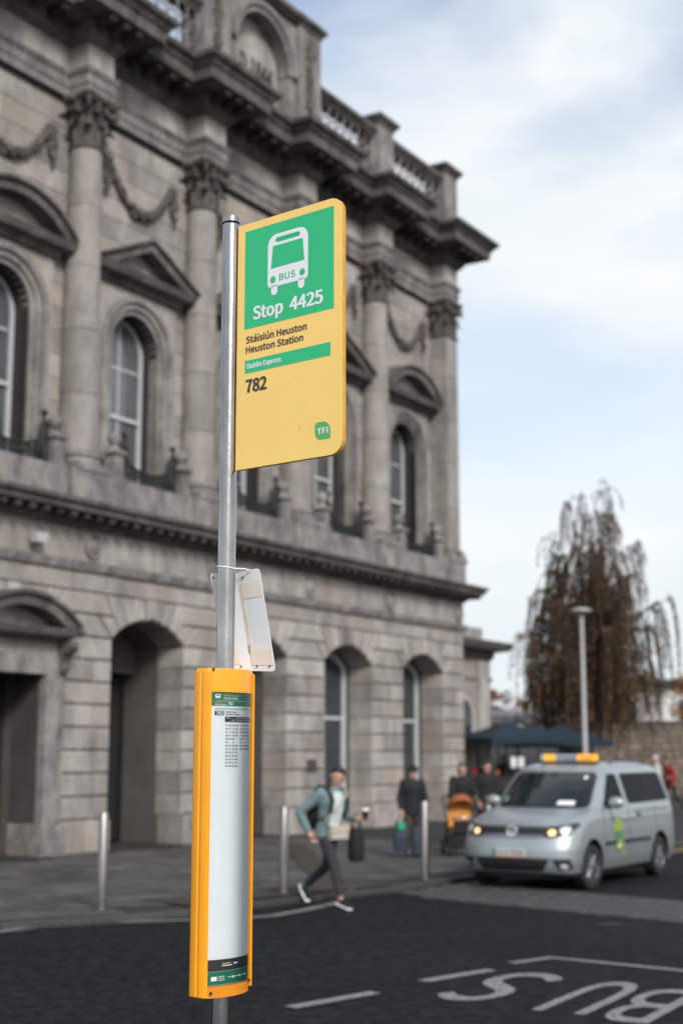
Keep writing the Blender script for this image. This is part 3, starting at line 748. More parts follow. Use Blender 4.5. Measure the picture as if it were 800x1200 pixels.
for c in CEN:
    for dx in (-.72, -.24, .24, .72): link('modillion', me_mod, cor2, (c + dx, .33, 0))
# garlands between the capitals, left and right of each window head
def garland():
    b = MB(); rg = random.Random(5)
    pts = []
    for i in range(29):
        t = i / 28 * 2 - 1; pts.append((t * .98, -.02, -.82 + .82 * t * t + .0))
    for i, p in enumerate(pts):
        t = abs(i / 28 * 2 - 1); r = .15 - .07 * t
        for q in range(7):
            a = rg.uniform(0, 6.28); rr = r * rg.uniform(.2, 1)
            b.ball((p[0] + rg.uniform(-.03, .03), p[1] - abs(math.cos(a)) * rr * .8, p[2] + math.sin(a) * rr), rg.uniform(.035, .065), 6, 4)
    b.tube(pts, [.07] * 29, 6)
    for s in (-1, 1):       # hanging drops
        for i in range(26):
            t = i / 25; w = .05 + .07 * math.sin(math.pi * min(1, t * 1.1)) 
            b.ball((s * 1.13 + rg.uniform(-w, w), -.03 - rg.uniform(0, .06), .12 - .8 * t), rg.uniform(.035, .06), 6, 4)
        b.ball((s * 1.05, -.05, .08), .11, 8, 6)
    return b.mesh('garland', M_CARVE, smooth=True)
me_gar = garland()
for c in CEN: link('garland', me_gar, BLD, (c, WY - .03, 13.98))
# balconet: pedestals with balls and scrolled iron rail
b = MB(); b.box(-.17, .17, -.17, .17, 0, .06); b.box(-.135, .135, -.135, .135, .06, .52); b.box(-.19, .19, -.19, .19, .52, .58); b.lathe([(.17, .58), (.1, .64), (.06, .68), (.07, .7), (.125, .76), (.15, .83), (.125, .91), (.06, .96), (.001, .975)], 16); me_ped = b.mesh('ball_pedestal', M_TRIM, smooth=True, fix=True)
def railing():
    b = MB(); hw = .9
    b.tube([(-hw, 0, .06), (hw, 0, .06)], .03, 6)
    top = [(-hw + .02, 0, .7)] + [(-hw + 1.8 * i / 16, 0, .28 + .34 * abs(i / 8 - 1) ** 2.2) for i in range(1, 16)] + [(hw - .02, 0, .7)]
    b.tube(top, .034, 6)
    for i in range(9):
        x = -hw + .1 + i * .2; h = .28 + .34 * abs(x / hw) ** 2.2
        b.tube([(x, 0, .06), (x, 0, h)], .022, 5)
        for s in (-1, 1): spiral(b, (x + s * .06, 0, .06 + h * .42), (1, 0, 0), .085, .026, 1.4, s)
    for s in (-1, 1):
        b.tube([(s * hw, 0, 0), (s * hw, 0, .75)], .025, 6)
        pts = [(s * (hw - .12) + .13 * math.cos(a), 0, .45 + .35 * math.sin(a)) for a in [math.pi * i / 10 * 2 for i in range(11)]]; b.tube(pts, .035, 6)
        b.tube([(s * (hw - .12), 0, .06), (s * (hw - .12), 0, .95)], .035, 6); b.ball((s * (hw - .12), 0, .97), .07, 8, 6)
        for q in range(5): spiral(b, (s * (hw - .12), 0, .15 + q * .14), (1, 0, 0), .11, .034, 1.3, s * (1 if q % 2 else -1))
    return b.mesh('iron_railing', M_IRON, smooth=True)
me_rail = railing()
for c in CEN:
    for s in (-1, 1): link('ball_pedestal', me_ped, BLD, (c + s * 1.07, 0.14, 7.205))
    link('iron_railing', me_rail, BLD, (c, 0.14, 7.2))
# parapet
def ring(b, cx, cz, r, th, y, n=14):
    b.tube([(cx + r * math.cos(2 * math.pi * i / n), y, cz + r * math.sin(2 * math.pi * i / n)) for i in range(n + 1)], th, 5, caps=False)
me_par = {}
def parapet_panel(w):
    b = MB(); n = max(4, int(round(w / .36))); st_ = w / n
    for i in range(n):
        for zz in (.22, .58, .94):
            x = -w / 2 + (i + .5) * st_; ring(b, x, zz, .178, .022, 0)
    b.box(-w / 2, w / 2, -.06, .06, .0, .05); b.box(-w / 2, w / 2, -.06, .06, 1.11, 1.18)
    return b.mesh('pierced_panel', M_TRIM, smooth=True)
def post(cx, w, z1, carved):
    p = empty('parapet_post'); p.parent = BLD
    b = MB(); h = w / 2
    b.box(cx - h - .07, cx + h + .07, -.09, .72, 16.95, 17.4); b.build('post_base', M_TRIM, p)
    b = MB(); b.box(cx - h, cx + h, -.02, .66, 17.4, z1 - .3); b.build('post_shaft', M_TRIM, p)
    b = MB(); b.sweep([(cx - h, .66), (cx - h, -.02), (cx + h, -.02), (cx + h, .66)], [(-h, z1 - .3), (.03, z1 - .3), (.05, z1 - .22), (.13, z1 - .16), (.15, z1 - .06), (-h, z1)])
    b.box(cx - h, cx + h, .0, .70, z1 - .29, z1 - .01); b.build('post_cap', M_SOOT, p)
    if carved:
        b = MB(); rg = random.Random(9)
        for i in range(46): b.ball((cx + rg.uniform(-.16, .16), -.04, 17.75 + (z1 - 18.25) * i / 45), rg.uniform(.035, .075), 6, 4)
        b.tube([(cx, -.03, 17.7), (cx, -.03, z1 - .5)], .08, 6); b.build('carved_drop', M_CARVE, p)
for k, cx in enumerate(COLS):
    if k in (2, 3): post(cx, 1.0, 20.15, True)
    else: post(cx, .8, 19.1, k > 3)
for k, c in enumerate(CEN):
    if k == 2: continue
    a = COLS[k + 1] + (.52 if k == 1 or k == 2 or k == 3 else .42) ; d = COLS[k] - (.52 if k in (2, 3) else .42)
    pr_ = empty('parapet'); pr_.parent = BLD
    b = MB(); b.box(a, d, .1, .6, 16.95, 17.3); b.build('parapet_plinth', M_TRIM, pr_)
    w = round(d - a, 2)
    if w not in me_par: me_par[w] = parapet_panel(w)
    link('pierced_panel', me_par[w], pr_, ((a + d) / 2, .2, 17.3))
    b = MB(); b.box(a - .02, d + .02, .08, .56, 18.475, 18.56); b.box(a - .02, d + .02, .02, .62, 18.562, 18.68); b.build('parapet_coping', M_SOOT, pr_)
# attic with the arched date panel over bay 3
at_ = empty('attic'); at_.parent = BLD
c = CEN[2]; xa, xb = COLS[3] + .5, COLS[2] - .5
zc, ro = 18.35, 1.12
b = MB(); ar = [(c + ro * math.sin(t), zc + ro * math.cos(t)) for t in [math.pi * (i / 20 - .5) for i in range(21)]]
b.prism([(xa, 16.95), (c - ro, 16.95)] + ar + [(c + ro, 16.95), (xb, 16.95), (xb, 19.86), (xa, 19.86)], .66, .08); b.build('attic_wall', M_TRIM, at_)
b = MB()
for i in range(20):
    t0, t1 = math.pi * (i / 20 - .5), math.pi * ((i + 1) / 20 - .5)
    for (ri, rr, yf) in ((ro - .03, ro + .12, .02), (ro + .12, ro + .25, -.04)):
        b.prism([(c + ri * math.sin(t0), zc + ri * math.cos(t0)), (c + ri * math.sin(t1), zc + ri * math.cos(t1)), (c + rr * math.sin(t1), zc + rr * math.cos(t1)), (c + rr * math.sin(t0), zc + rr * math.cos(t0))], .5, yf)
b.build('archivolt', M_TRIM, at_)
b = MB(); b.box(c - 1.2, c + 1.2, .42, .6, 16.95, 19.6); b.build('date_panel', M_STONE, at_)
text('date_lettering', 'A.D.1844', M_DARK, at_, (c - .9, .405, 18.02), (1, 0, 0), (0, 0, 1), 1.8, .42, .03)
b = MB(); b.box(xa, xb, -.05, .7, 19.862, 19.95); b.box(xa, xb, -.14, .72, 19.952, 20.1); b.build('attic_coping', M_SOOT, at_)
# small fixtures
pl = MB(); pl.box(-.2, .2, -.03, 0, 0, .28); o = pl.build('wall_plaque', mat('bronze_plaque', (0.05, 0.045, 0.045), 0.5, var=.2), None); 
def onfac(o, x, y, z):
    p = P0 + D * x + N2 * (-y); o.location = (p.x, p.y, z); o.rotation_euler = (0, 0, math.atan2(D.y, D.x))
onfac(o, CEN[1] - 1.72, -.0, 1.45); tag(o, 'small dark rectangular plaque fixed to the stone pier between two arches', 'plaque')
cm = empty('security_light'); onfac(cm, -17.35, 0, 5.62); tag(cm, 'white box flood light fixed to the frieze above the hooded portal', 'light')
b = MB(); b.box(-.14, .14, -.26, -.1, .02, .2); b.build('lamp_housing', mat('grey_housing', (.42, .42, .41), .5), cm)
b = MB(); b.box(-.05, .05, -.1, 0, .08, .16); b.build('mount', M_IRON, cm)

# --- lower wing beyond the corner
WG = empty('station_wing', (P0.x, P0.y, 0), math.atan2(D.y, D.x)); tag(WG, 'single storey grey stone wing with heavy cornice beyond the station corner', 'building')
b = MB(); b.box(0.3, 4.6, 1.4, 9, 0, 5.05); b.build('wall', M_STONE, WG)
b = MB(); b.sweep([(0.3, 1.4), (4.6, 1.4), (4.6, 9)], [(-.3, 4.75), (.03, 4.75), (.1, 4.85), (.12, 5.0), (.45, 5.05), (.55, 5.2), (.58, 5.3), (-.3, 5.4)]); b.build('cornice', M_SOOT, WG)
b = MB(); b.box(0.4, 4.3, 1.5, 8.8, 5.34, 5.75); b.build('blocking', M_STONE, WG)
b = MB(); b.sweep([(0.3, 1.4), (4.6, 1.4), (4.6, 9)], [(-.1, 4.1), (.04, 4.1), (.07, 4.2), (-.1, 4.22)]); b.build('string_course', M_TRIM, WG)
for xx in (1.6, 3.9):
    b = MB(); b.box(xx - .3, xx + .3, 1.28, 1.5, .1, 4.7); b.build('pilaster', M_STONE, WG)
w = arched_window(WG, 2.75, .6, 1.0, 3.0, .59, 1.37, .08)

# ------------------------------------------------------------------ bus stop in the foreground
PX, PY = -0.366, 4.5
p3 = Vector((0.784, -0.620, 0)).normalized()      # direction of the sign blade
q3 = Vector((-p3.y, p3.x, 0))                     # direction of the timetable case front
BS = empty('bus_stop', (PX, PY, 0.12)); tag(BS, 'bus stop pole with yellow and green Stop 4425 sign and yellow timetable case', 'bus stop')
ZO = -0.12
b = MB(); b.lathe([(.0285, 0), (.0285, 3.455), (.0275, 3.462), (.026, 3.465)], 28); b.lathe([(.075, 0), (.075, .012), (.03, .02)], 24); b.build('pole', M_GALV, BS, smooth=True)
b = MB(); b.lathe([(.0292, 3.47), (.0292, 3.482), (.028, 3.488), (.012, 3.491), (.001, 3.492)], 28); b.build('pole_cap', M_GALV, BS, smooth=True)
# blade: local frame u along p3, v up, w = out of the face towards the camera
SW, SH = 0.438, 0.822; sb = Vector((0, 0, 2.748 + ZO)); su0 = 0.033
wv = Vector((p3.y, -p3.x, 0)) 
if wv.y > 0: wv = -wv
def SP(u, v, w=0): return p3 * (su0 + u * SW) + sb + Vector((0, 0, (1 - v) * SH)) + wv * w
def rrect(u0, u1, v0, v1, r, asp=SW / SH, corners=(1, 1, 1, 1), n=6):
    """rounded rectangle in panel fractions; corner order TL TR BR BL; r in u fraction"""
    rv = r * asp; out = []
    for (cu, cv, a0, on) in ((u0, v0, 180, corners[0]), (u1, v0, 270, corners[1]), (u1, v1, 0, corners[2]), (u0, v1, 90, corners[3])):
        if not on: out.append((cu, cv)); continue
        r_, rv_ = r * on, rv * on
        ccu = cu + (r_ if cu == u0 else -r_); ccv = cv + (rv_ if cv == v0 else -rv_)
        for i in range(n + 1):
            a = R(a0 + 90 * i / n); out.append((ccu + r_ * math.cos(a), ccv + rv_ * math.sin(a)))
    return out
def panel_solid(name, poly, w0, w1, m, parent, mside=None):
    b = MB(); n = len(poly)
    b.add([SP(u, v, w1) for u, v in poly] + [SP(u, v, w0) for u, v in poly], [tuple(range(n))])
    b.f.append([n + i for i in range(n)][::-1]); b.m.append(0)
    b.cur = 1 if mside else 0
    o = 0
    for i in range(n): b.f.append([i, (i + 1) % n, n + (i + 1) % n, n + i]); b.m.append(b.cur)
    return b.build(name, [m, mside] if mside else m, parent)
def flat(name, polys, w, m, parent):
    b = MB()
    for poly in polys: b.add([SP(u, v, w) for u, v in poly], [tuple(range(len(poly)))])
    o = b.build(name, m, parent, fix=False)
    for p in o.data.polygons:
        if p.normal.dot(wv) < 0: p.flip()
    return o
sign = panel_solid('sign_panel', rrect(0, 1, 0, 1, .11, corners=(.001, 1, 1, .001)), -.016, 0.0, M_SYEL, BS, M_SEDGE)
F = 0.0006
flat('green_field', [rrect(.073, .922, .032, .437, .004, corners=(0, 0, 0, 0))], F, M_SGRN, sign)
flat('green_bar', [rrect(.083, .893, .566, .618, .004, corners=(0, 0, 0, 0))], F, M_SGRN, sign)
bus = [[(.30, .32 - .0), (.30, .31)]]
# bus pictogram
body = rrect(.30, .685, .078, .292, .085, corners=(1, 1, .35, .35))
flat('bus_pictogram', [body], 2 * F, M_SWHT, sign)
flat('bus_pictogram_wheel', [rrect(.335, .395, .285, .326, .028, corners=(0, 0, 1, 1)), ], 2 * F, M_SWHT, sign)
flat('bus_pictogram_wheel', [rrect(.592, .652, .285, .326, .028, corners=(0, 0, 1, 1)), ], 2 * F, M_SWHT, sign)
flat('bus_pictogram_destination', [rrect(.375, .61, .093, .112, .02)], 3 * F, M_SGRN, sign)
flat('bus_pictogram_windscreen', [[(.35, .125), (.635, .125), (.652, .215), (.333, .215)]], 3 * F, M_SGRN, sign)
for uc in (.352, .632): flat('bus_pictogram_headlamp', [[(uc + .026 * math.cos(a), .262 + .0139 * math.sin(a)) for a in [2 * math.pi * i / 18 for i in range(18)]]], 3 * F, M_SGRN, sign)
UP = Vector((0, 0, 1))
def ST(name, s, m, u0, u1, vb, cap, bold=.015, w=2 * F): text(name, s, m, sign, SP(u0, vb, w), p3, UP, (u1 - u0) * SW, cap * SH, bold)
ST('bus_word', 'BUS', M_SGRN, .413, .567, .272, .026, .01, 3 * F)
ST('stop_word', 'Stop', M_SWHT, .158, .452, .405, .051, .03)
ST('stop_number', '4425', M_SWHT, .512, .825, .405, .051, .03)
ST('stop_name_irish', 'St\u00e1isi\u00fan Heuston', M_SBLK, .092, .675, .4955, .0265, .02)
ST('stop_name_english', 'Heuston Station', M_SBLK, .092, .643, .5365, .0265, .02)
ST('operator_name', 'Dublin Express', M_SWHT, .105, .435, .6, .0195, .028)
ST('route_number', '782', M_SBLK, .092, .3, .695, .049, .035)
flat('badge', [rrect(.752, .893, .868, .936, .07, corners=(.35, 1.0, .15, .8))], F, mat('badge_green', (0.10, 0.42, 0.12), .45), sign)
ST('badge_letters', 'TFI', M_SWHT, .772, .872, .914, .022, .02)
for sc_ in ([(.338, .442), (.347, .446), (.352, .470), (.347, .468)], [(.572, .664), (.578, .662), (.582, .67), (.576, .672)], [(.61, .865), (.618, .862), (.628, .882), (.622, .884)]): flat('scratch', [sc_], 4 * F, mat('bare_scratch', (0.72, 0.70, 0.66), .5), sign)
# fixing strap round the pole
# timetable case: frame a = q3, b = p3
CZ0, CZ1 = 1.137 + ZO, 2.113 + ZO
def CP(a, bb, z): return q3 * a + p3 * bb + Vector((0, 0, z))
case = empty('timetable_case'); case.parent = BS
def cprof(name, prof, z0, z1, m, parent, smooth=False):
    b = MB(); n = len(prof); b.add([CP(x, y, z0) for x, y in prof] + [CP(x, y, z1) for x, y in prof], [tuple(range(n))[::-1], tuple(range(n, 2 * n))] + [(i, (i + 1) % n, n + (i + 1) % n, n + i) for i in range(n)])
    return b.build(name, m, parent, smooth=smooth)
HA = .103
def bulge(a, amp=.022, base=.036): return base + amp * (1 - (a / .095) ** 2)
left = [(-HA, -.032), (-HA - .003, -.028), (-HA - .003, -.006), (-HA, -.003), (-HA, .004), (-HA - .004, .008), (-HA - .003, .028), (-HA + .002, .035), (-HA + .007, .035), (-HA + .009, .022), (-.07, .022), (-.07, -.022), (-HA + .009, -.022), (-HA + .007, -.035), (-HA + .002, -.035)]
cprof('side_rail', left, CZ0, CZ1 - .012, M_CASE, case, True)
cprof('side_rail', [(-x, y) for x, y in left][::-1], CZ0 + .012, CZ1 - .012, M_CASE, case, True)
fr = [(-HA + .001 + (2 * HA - .002) * i / 16) for i in range(17)]
cap = [(a, bulge(a, .026, .03) - .003) for a in fr]; capb = [(a, -bulge(a, .026, .03) + .003) for a in fr[::-1]]
capp = cap + capb
b = MB(); n = len(capp)
rings = [[CP(x * 1.02, y * 1.02, CZ1 - .073) for x, y in capp], [CP(x * 1.02, y * 1.02, CZ1 - .008) for x, y in capp], [CP(x * .99, y * .97, CZ1) for x, y in capp]]
b.add([p for r in rings for p in r], [tuple(range(n))[::-1]] + [tuple(range(2 * n, 3 * n))] + [(k * n + i, k * n + (i + 1) % n, (k + 1) * n + (i + 1) % n, (k + 1) * n + i) for k in range(2) for i in range(n)])
b.build('top_cap', M_CASE, case, smooth=True)
cprof('bottom_cap', [(x * .97, y * .98) for x, y in capp], CZ0 - .004, CZ0 + .03, mat('casing_yellow_dark', (0.70, 0.24, 0.008), .4, var=.1, scale=20), case, True)
PB0, PB1 = CZ0 + .032, CZ1 - .072
def curved(name, a0, a1, z0, z1, m, off, parent, side=1, n=14):
    b = MB(); vs = []
    for i in range(n + 1):
        a = a0 + (a1 - a0) * i / n; bb = (bulge(a, .024, .026) + off) * side
        vs += [CP(a * side, bb, z0), CP(a * side, bb, z1)]
    b.add(vs, [(2 * i, 2 * i + 2, 2 * i + 3, 2 * i + 1) for i in range(n)]); return b.build(name, m, parent, smooth='full', fix=False)
paper = curved('timetable_sheet', -.095, .09, PB0, PB1, M_PAPER, 0, case)
curved('timetable_sheet', -.095, .09, PB0, PB1, M_PAPER, 0, case, -1)
HT = PB1 - PB0
def PR(a0, a1, v0, v1, m, off=.0006, name='printed_block'): return curved(name, a0, a1, PB1 - HT * v1, PB1 - HT * v0, m, off, paper, 1, max(2, int((a1 - a0) / .012)))
PR(-.094, .089, .0, .05, M_PGRN, name='green_header'); PR(-.094, .089, .955, .9985, M_PGRN, name='green_footer'); PR(-.094, .089, .915, .954, M_PBLK, name='black_footer')
PR(-.082, .084, .0315, .0325, M_PAPER, .0012, 'header_rule'); PR(-.08, .086, .0595, .0615, M_PGRN, .0008, 'green_rule')
PR(-.08, -.05, .067, .083, M_PBLK, name='route_box'); PR(-.046, .083, .087, .106, M_PBLK, name='timetable_header')
def PT(name, s, m, a, v, w, cap_, bold=.01):
    me = text_mesh(s, bold); x0 = min(t.co.x for t in me.vertices); x1 = max(t.co.x for t in me.vertices)
    for t in me.vertices:
        aa = a + (t.co.x - x0) / (x1 - x0) * w; z = PB1 - HT * v + t.co.y / CAPH * cap_; t.co = CP(aa, bulge(aa, .024, .026) + .0014 + t.co.z * .1, z)
    me.materials.clear(); me.materials.append(m); link(name, me, paper)
M_PORG = mat('timetable_gold', (0.62, 0.42, 0.14), .5)
PT('stop_name_print', 'St\u00e1isi\u00fan Heuston', M_PORG, -.052, .0165, .062, .0062); PT('stop_name_print', 'Heuston Station', M_SWHT, -.052, .0265, .058, .0062)
PT('operator_print', 'Dublin Express', M_PORG, -.08, .04, .038, .0046); PT('operator_print', 'Dublin Express', M_SWHT, -.08, .048, .038, .0046); PT('route_print', '782', M_SWHT, -.036, .046, .019, .0085, .02)
PT('route_print', '782', M_SWHT, -.076, .080, .022, .009, .02); PT('destination_print', 'Dublin Airport', M_PBLK, -.044, .073, .046, .0045); PT('destination_print', 'Heuston Station', M_PBLK, -.044, .0815, .058, .0048)
PR(-.079, -.063, .009, .021, M_SWHT, .0012, 'bus_print'); PR(-.076, -.066, .011, .016, M_PGRN, .0018, 'bus_print_window'); PR(-.077, -.072, .0212, .0235, M_SWHT, .0012, 'bus_print_wheel'); PR(-.069, -.065, .0212, .0235, M_SWHT, .0012, 'bus_print_wheel')
rg = random.Random(21)
times = MB()          # the columns of tiny figures, far too small to read
for row in range(13):
    for colx in range(8):
        a = -.043 + colx * .0135 + (.008 if colx > 3 else 0)
        if row > 7 and colx > 3: continue
        if row == 5 and colx % 2: continue
        if row == 4 and colx in (3, 6): continue
        v = .115 + row * .0118; z0, z1 = PB1 - HT * (v + .0062), PB1 - HT * v
        for d in range(4):
            if d == 2 and rg.random() < .3: continue
            w = .0021; aa = a + d * .0026; bb = bulge(aa, .024, .026) + .0007
            times.add([CP(aa, bb, z0), CP(aa + w, bb, z0), CP(aa + w, bb, z1), CP(aa, bb, z1)], [(0, 1, 2, 3)])
o = times.build('timetable_figures', M_PGRY, paper, fix=False); o['kind'] = 'stuff'
hd = MB()
for colx in range(6):
    for row in range(2):
        a = -.043 + colx * .021; v = .09 + row * .0078; bb = bulge(a, .024, .026) + .0013
        if rg.random() < .2: continue
        hd.add([CP(a, bb, PB1 - HT * (v + .004)), CP(a + .015, bulge(a + .015, .024, .026) + .0013, PB1 - HT * (v + .004)), CP(a + .015, bulge(a + .015, .024, .026) + .0013, PB1 - HT * v), CP(a, bb, PB1 - HT * v)], [(0, 1, 2, 3)])
o = hd.build('timetable_heading_print', M_PGRY, paper, fix=False); o['kind'] = 'stuff'
PR(-.045, -.012, .928, .931, M_PORG, .0012, 'footer_print'); PR(-.045, -.006, .935, .938, M_SWHT, .0012, 'footer_print'); PR(.0, .018, .930, .9345, M_SWHT, .0012, 'footer_print')
PR(-.08, -.062, .971, .985, M_SWHT, .0012, 'footer_badge'); PR(-.022, .07, .9755, .9775, M_SWHT, .0012, 'footer_route_line')
for a in (-.006, .026, .054): PR(a, a + .009, .973, .980, M_SWHT, .0018, 'footer_stop_dot')
for v in (.971, .977, .983): PR(-.058, -.036, v, v + .0018, M_SWHT, .0012, 'footer_print')
cover = curved('clear_cover', -.095, .09, PB0, PB1, None, .004, case)
gm = bpy.data.materials.new('clear_acrylic'); gm.use_nodes = True; t = gm.node_tree; t.nodes.clear()
go = t.nodes.new('ShaderNodeOutputMaterial'); tr = t.nodes.new('ShaderNodeBsdfTransparent'); gl = t.nodes.new('ShaderNodeBsdfGlossy'); mxs = t.nodes.new('ShaderNodeMixShader'); fn = t.nodes.new('ShaderNodeFresnel')
tr.inputs[0].default_value = (.96, .97, .97, 1); gl.inputs['Roughness'].default_value = .08; fn.inputs['IOR'].default_value = 1.35
t.links.new(fn.outputs[0], mxs.inputs[0]); t.links.new(tr.outputs[0], mxs.inputs[1]); t.links.new(gl.outputs[0], mxs.inputs[2]); t.links.new(mxs.outputs[0], go.inputs[0])
cover.data.materials.clear(); cover.data.materials.append(gm)
for a, z in ((-.084, CZ0 + .012), (.084, CZ0 + .03), (-.09, CZ1 - .004)):
    b = MB(); b.ball(CP(a, bulge(a, .026, .03) + .003, z), .0045, 10, 8); b.build('screw', M_IRON, case, smooth=True)
# notice tied behind the pole (bent plate seen from its back)
NT = empty('tied_notice', (PX, PY, 2.1)); tag(NT, 'bent white notice plate with beige tape, tied to the pole above the timetable case', 'notice')
def npt(x, z, y=None): return Vector((x - PX, (y if y is not None else 0.075), z - 2.1))
TL, TM, TR_ = Vector((-.426, 4.56, 2.428)), Vector((-.335, 4.534, 2.424)), Vector((-.262, 4.49, 2.435))
BL_, BM, BR_ = Vector((-.366, 4.585, 2.118)), Vector((-.285, 4.560, 2.112)), Vector((-.208, 4.515, 2.108))
base = Vector((PX, PY, 2.1))
def nsurf(s, t):
    """s across 0..1, t down 0..1, a fold down the middle"""
    if s < .5: a, c = TL.lerp(TM, s * 2), BL_.lerp(BM, s * 2)
    else: a, c = TM.lerp(TR_, s * 2 - 1), BM.lerp(BR_, s * 2 - 1)
    p = a.lerp(c, t); p = p + Vector((0, .012 * math.sin(math.pi * t), 0)) * (1 - abs(2 * s - 1) * .5); return p - base
def npanel(name, s0, s1, t0, t1, m, off, parent, th=.002, ns=12, nt=6, rc=0):
    b = MB(); vs = []
    for k in (0, 1):
        for i in range(ns + 1):
            for j in range(nt + 1):
                s, t_ = s0 + (s1 - s0) * i / ns, t0 + (t1 - t0) * j / nt
                if rc:
                    ds = min(s - s0, s1 - s) * .17; dt = min(t_ - t0, t1 - t_) * .32
                    if ds < rc and dt < rc:
                        q = math.hypot(rc - ds, rc - dt)
                        if q > rc: f_ = rc / q; s += (1 if s < .5 else -1) * (rc - ds) * (1 - f_) / .17; t_ += (1 if t_ < .5 else -1) * (rc - dt) * (1 - f_) / .32
                p = nsurf(s, t_); vs.append(p + Vector((-.45, -.89, 0)) * (off - k * th))
    nn = (ns + 1) * (nt + 1); fs = []
    for k in (0, 1):
        for i in range(ns):
            for j in range(nt):
                a = k * nn + i * (nt + 1) + j; f_ = (a, a + 1, a + nt + 2, a + nt + 1); fs.append(f_ if k == 0 else f_[::-1])
    for i in range(ns): a = i * (nt + 1); fs.append((a, a + nt + 1, nn + a + nt + 1, nn + a)); a += nt; fs.append((a, nn + a, nn + a + nt + 1, a + nt + 1))
    for j in range(nt): fs.append((j, nn + j, nn + j + 1, j + 1)); a = ns * (nt + 1) + j; fs.append((a, a + 1, nn + a + 1, nn + a))
    b.add(vs, fs); return b.build(name, m, parent, smooth=True)
npl = npanel('notice_plate', 0, 1, 0, 1, M_NOTICE, 0, NT, .003, 36, 24, .012)
for (s0, s1, t0, t1) in ((.02, .3, .11, .27), (.56, .985, .11, .27), (.03, .3, .8, .94), (.52, .985, .78, .94)): npanel('tape_strip', s0, s1, t0, t1, M_TAPE, .0015, npl, .001)
npanel('glue_seam', .49, .57, .12, .8, mat('glue_stain', (0.70, 0.62, 0.54), .6, var=.15, scale=30), .0012, npl, .001)
npanel('rust_mark', .50, .535, .74, .82, M_RUST, .0024, npl, .001)
for s_, t_ in ((.06, .05), (.62, .06), (.63, .95), (.9, .95), (.3, .96)):
    b = MB(); b.ball(nsurf(s_, t_) + Vector((-.45, -.89, 0)) * .003, .003, 8, 6); b.build('rivet', M_IRON, npl)
b = MB(); b.tube([(.0305 * math.cos(a), .0305 * math.sin(a), .335 - .004 * math.cos(a)) for a in [2 * math.pi * i / 24 for i in range(25)]], .0022, 6, caps=False)
b.tube([(.028, -.01, .333), (.06, -.005, .332), (.075, .005, .328)], .0022, 6); b.build('cable_tie', M_SWHT, NT, smooth=True)

# ------------------------------------------------------------------ bollards
def bollard(loc, label, h=1.11):
    o = empty('bollard', loc); tag(o, label, 'bollard', 'steel bollards along the kerb')
    b = MB(); b.lathe([(.057, 0), (.057, h - .012), (.052, h - .003), (.045, h), (.001, h)], 24); b.build('post', M_BOLL, o, smooth=True)
    b = MB(); b.lathe([(.085, .0), (.085, .014), (.06, .018)], 24); b.build('base_plate', M_BOLL, o, smooth=True)
bz = PZ + .012
bollard((-2.79, 17.08, bz), 'leftmost steel bollard, standing left of the yellow timetable case')
bollard((-0.74, 18.8, bz), 'steel bollard just left of the walking woman')
bollard((1.2, 21.05, bz), 'steel bollard in front of the man in the black beanie')
bollard((2.36, 23.35, bz), 'far steel bollard partly hidden behind the taxi bonnet', 1.12)
bollard((-4.9, 15.35, bz), 'steel bollard at the kerb beyond the left picture edge')

# ------------------------------------------------------------------ taxi van
VN = empty('taxi_van', (2.27, 20.08, 0.0), math.atan2(math.cos(R(32.6)), math.sin(R(32.6))))
VN.scale = (.985, .975, .955); VN.location.x += .04
tag(VN, 'silver people-carrier taxi with amber roof sign driving towards the crossing', 'taxi')
M_CAR = mat('silver_paint', (0.37, 0.405, 0.42), 0.36, metal=0.55, var=0.04, scale=3, coat=0.5)
M_CGL = mat('car_glass', (0.006, 0.008, 0.008), 0.1, spec=0.03)
M_WSC = mat('windscreen_glass', (0.012, 0.016, 0.017), 0.05, spec=0.6, coat=0.2, var=.4, scale=2.0)
M_PLAS = mat('black_plastic', (0.018, 0.018, 0.019), 0.55, var=.1, scale=20)
M_CHR = mat('chrome', (0.7, 0.7, 0.71), 0.15, metal=1.0)
M_TYRE = mat('tyre_rubber', (0.016, 0.016, 0.016), 0.85, var=.2, scale=30)
M_RIM = mat('alloy_rim', (0.36, 0.36, 0.37), 0.35, metal=0.9)
M_AMB = mat('amber_lit', (1.0, 0.60, 0.24), 0.3, emit=0.8)
M_LAMP = mat('lamp_lens', (0.55, 0.58, 0.6), 0.1, spec=.9, coat=.5)
M_TSIGN = mat('taxi_amber', (0.95, 0.42, 0.03), 0.4, emit=0.25)
def interp(tab, z):
    if z <= tab[0][0]: return tab[0][1]
    for (a, va), (c, vc) in zip(tab, tab[1:]):
        if z <= c: t = (z - a) / (c - a); return va + (vc - va) * t
    return tab[-1][1]
FX = [(.20, .16), (.26, .07), (.36, .02), (.48, .0), (.6, .01), (.68, .04), (.78, .075), (.88, .11), (.93, .15), (.96, .21), (1.0, .34), (1.04, .50), (1.08, .70), (1.11, .86), (1.13, .96), (1.15, 1.02), (1.25, 1.13), (1.4, 1.30), (1.55, 1.48), (1.66, 1.63), (1.71, 1.72), (1.75, 1.84), (1.785, 2.0), (1.81, 2.25), (1.822, 2.6), (1.826, 2.9)]
RX = [(.20, 4.28), (.3, 4.38), (.5, 4.41), (.8, 4.40), (1.1, 4.37), (1.4, 4.30), (1.6, 4.22), (1.7, 4.14), (1.76, 4.02), (1.8, 3.75), (1.815, 3.4), (1.826, 3.1)]
WX = [(.20, .78), (.26, .845), (.4, .88), (.6, .893), (.8, .893), (1.0, .885), (1.12, .868), (1.2, .85), (1.4, .80), (1.55, .762), (1.66, .73), (1.71, .70), (1.75, .65), (1.785, .57), (1.81, .45), (1.822, .3), (1.826, .12)]
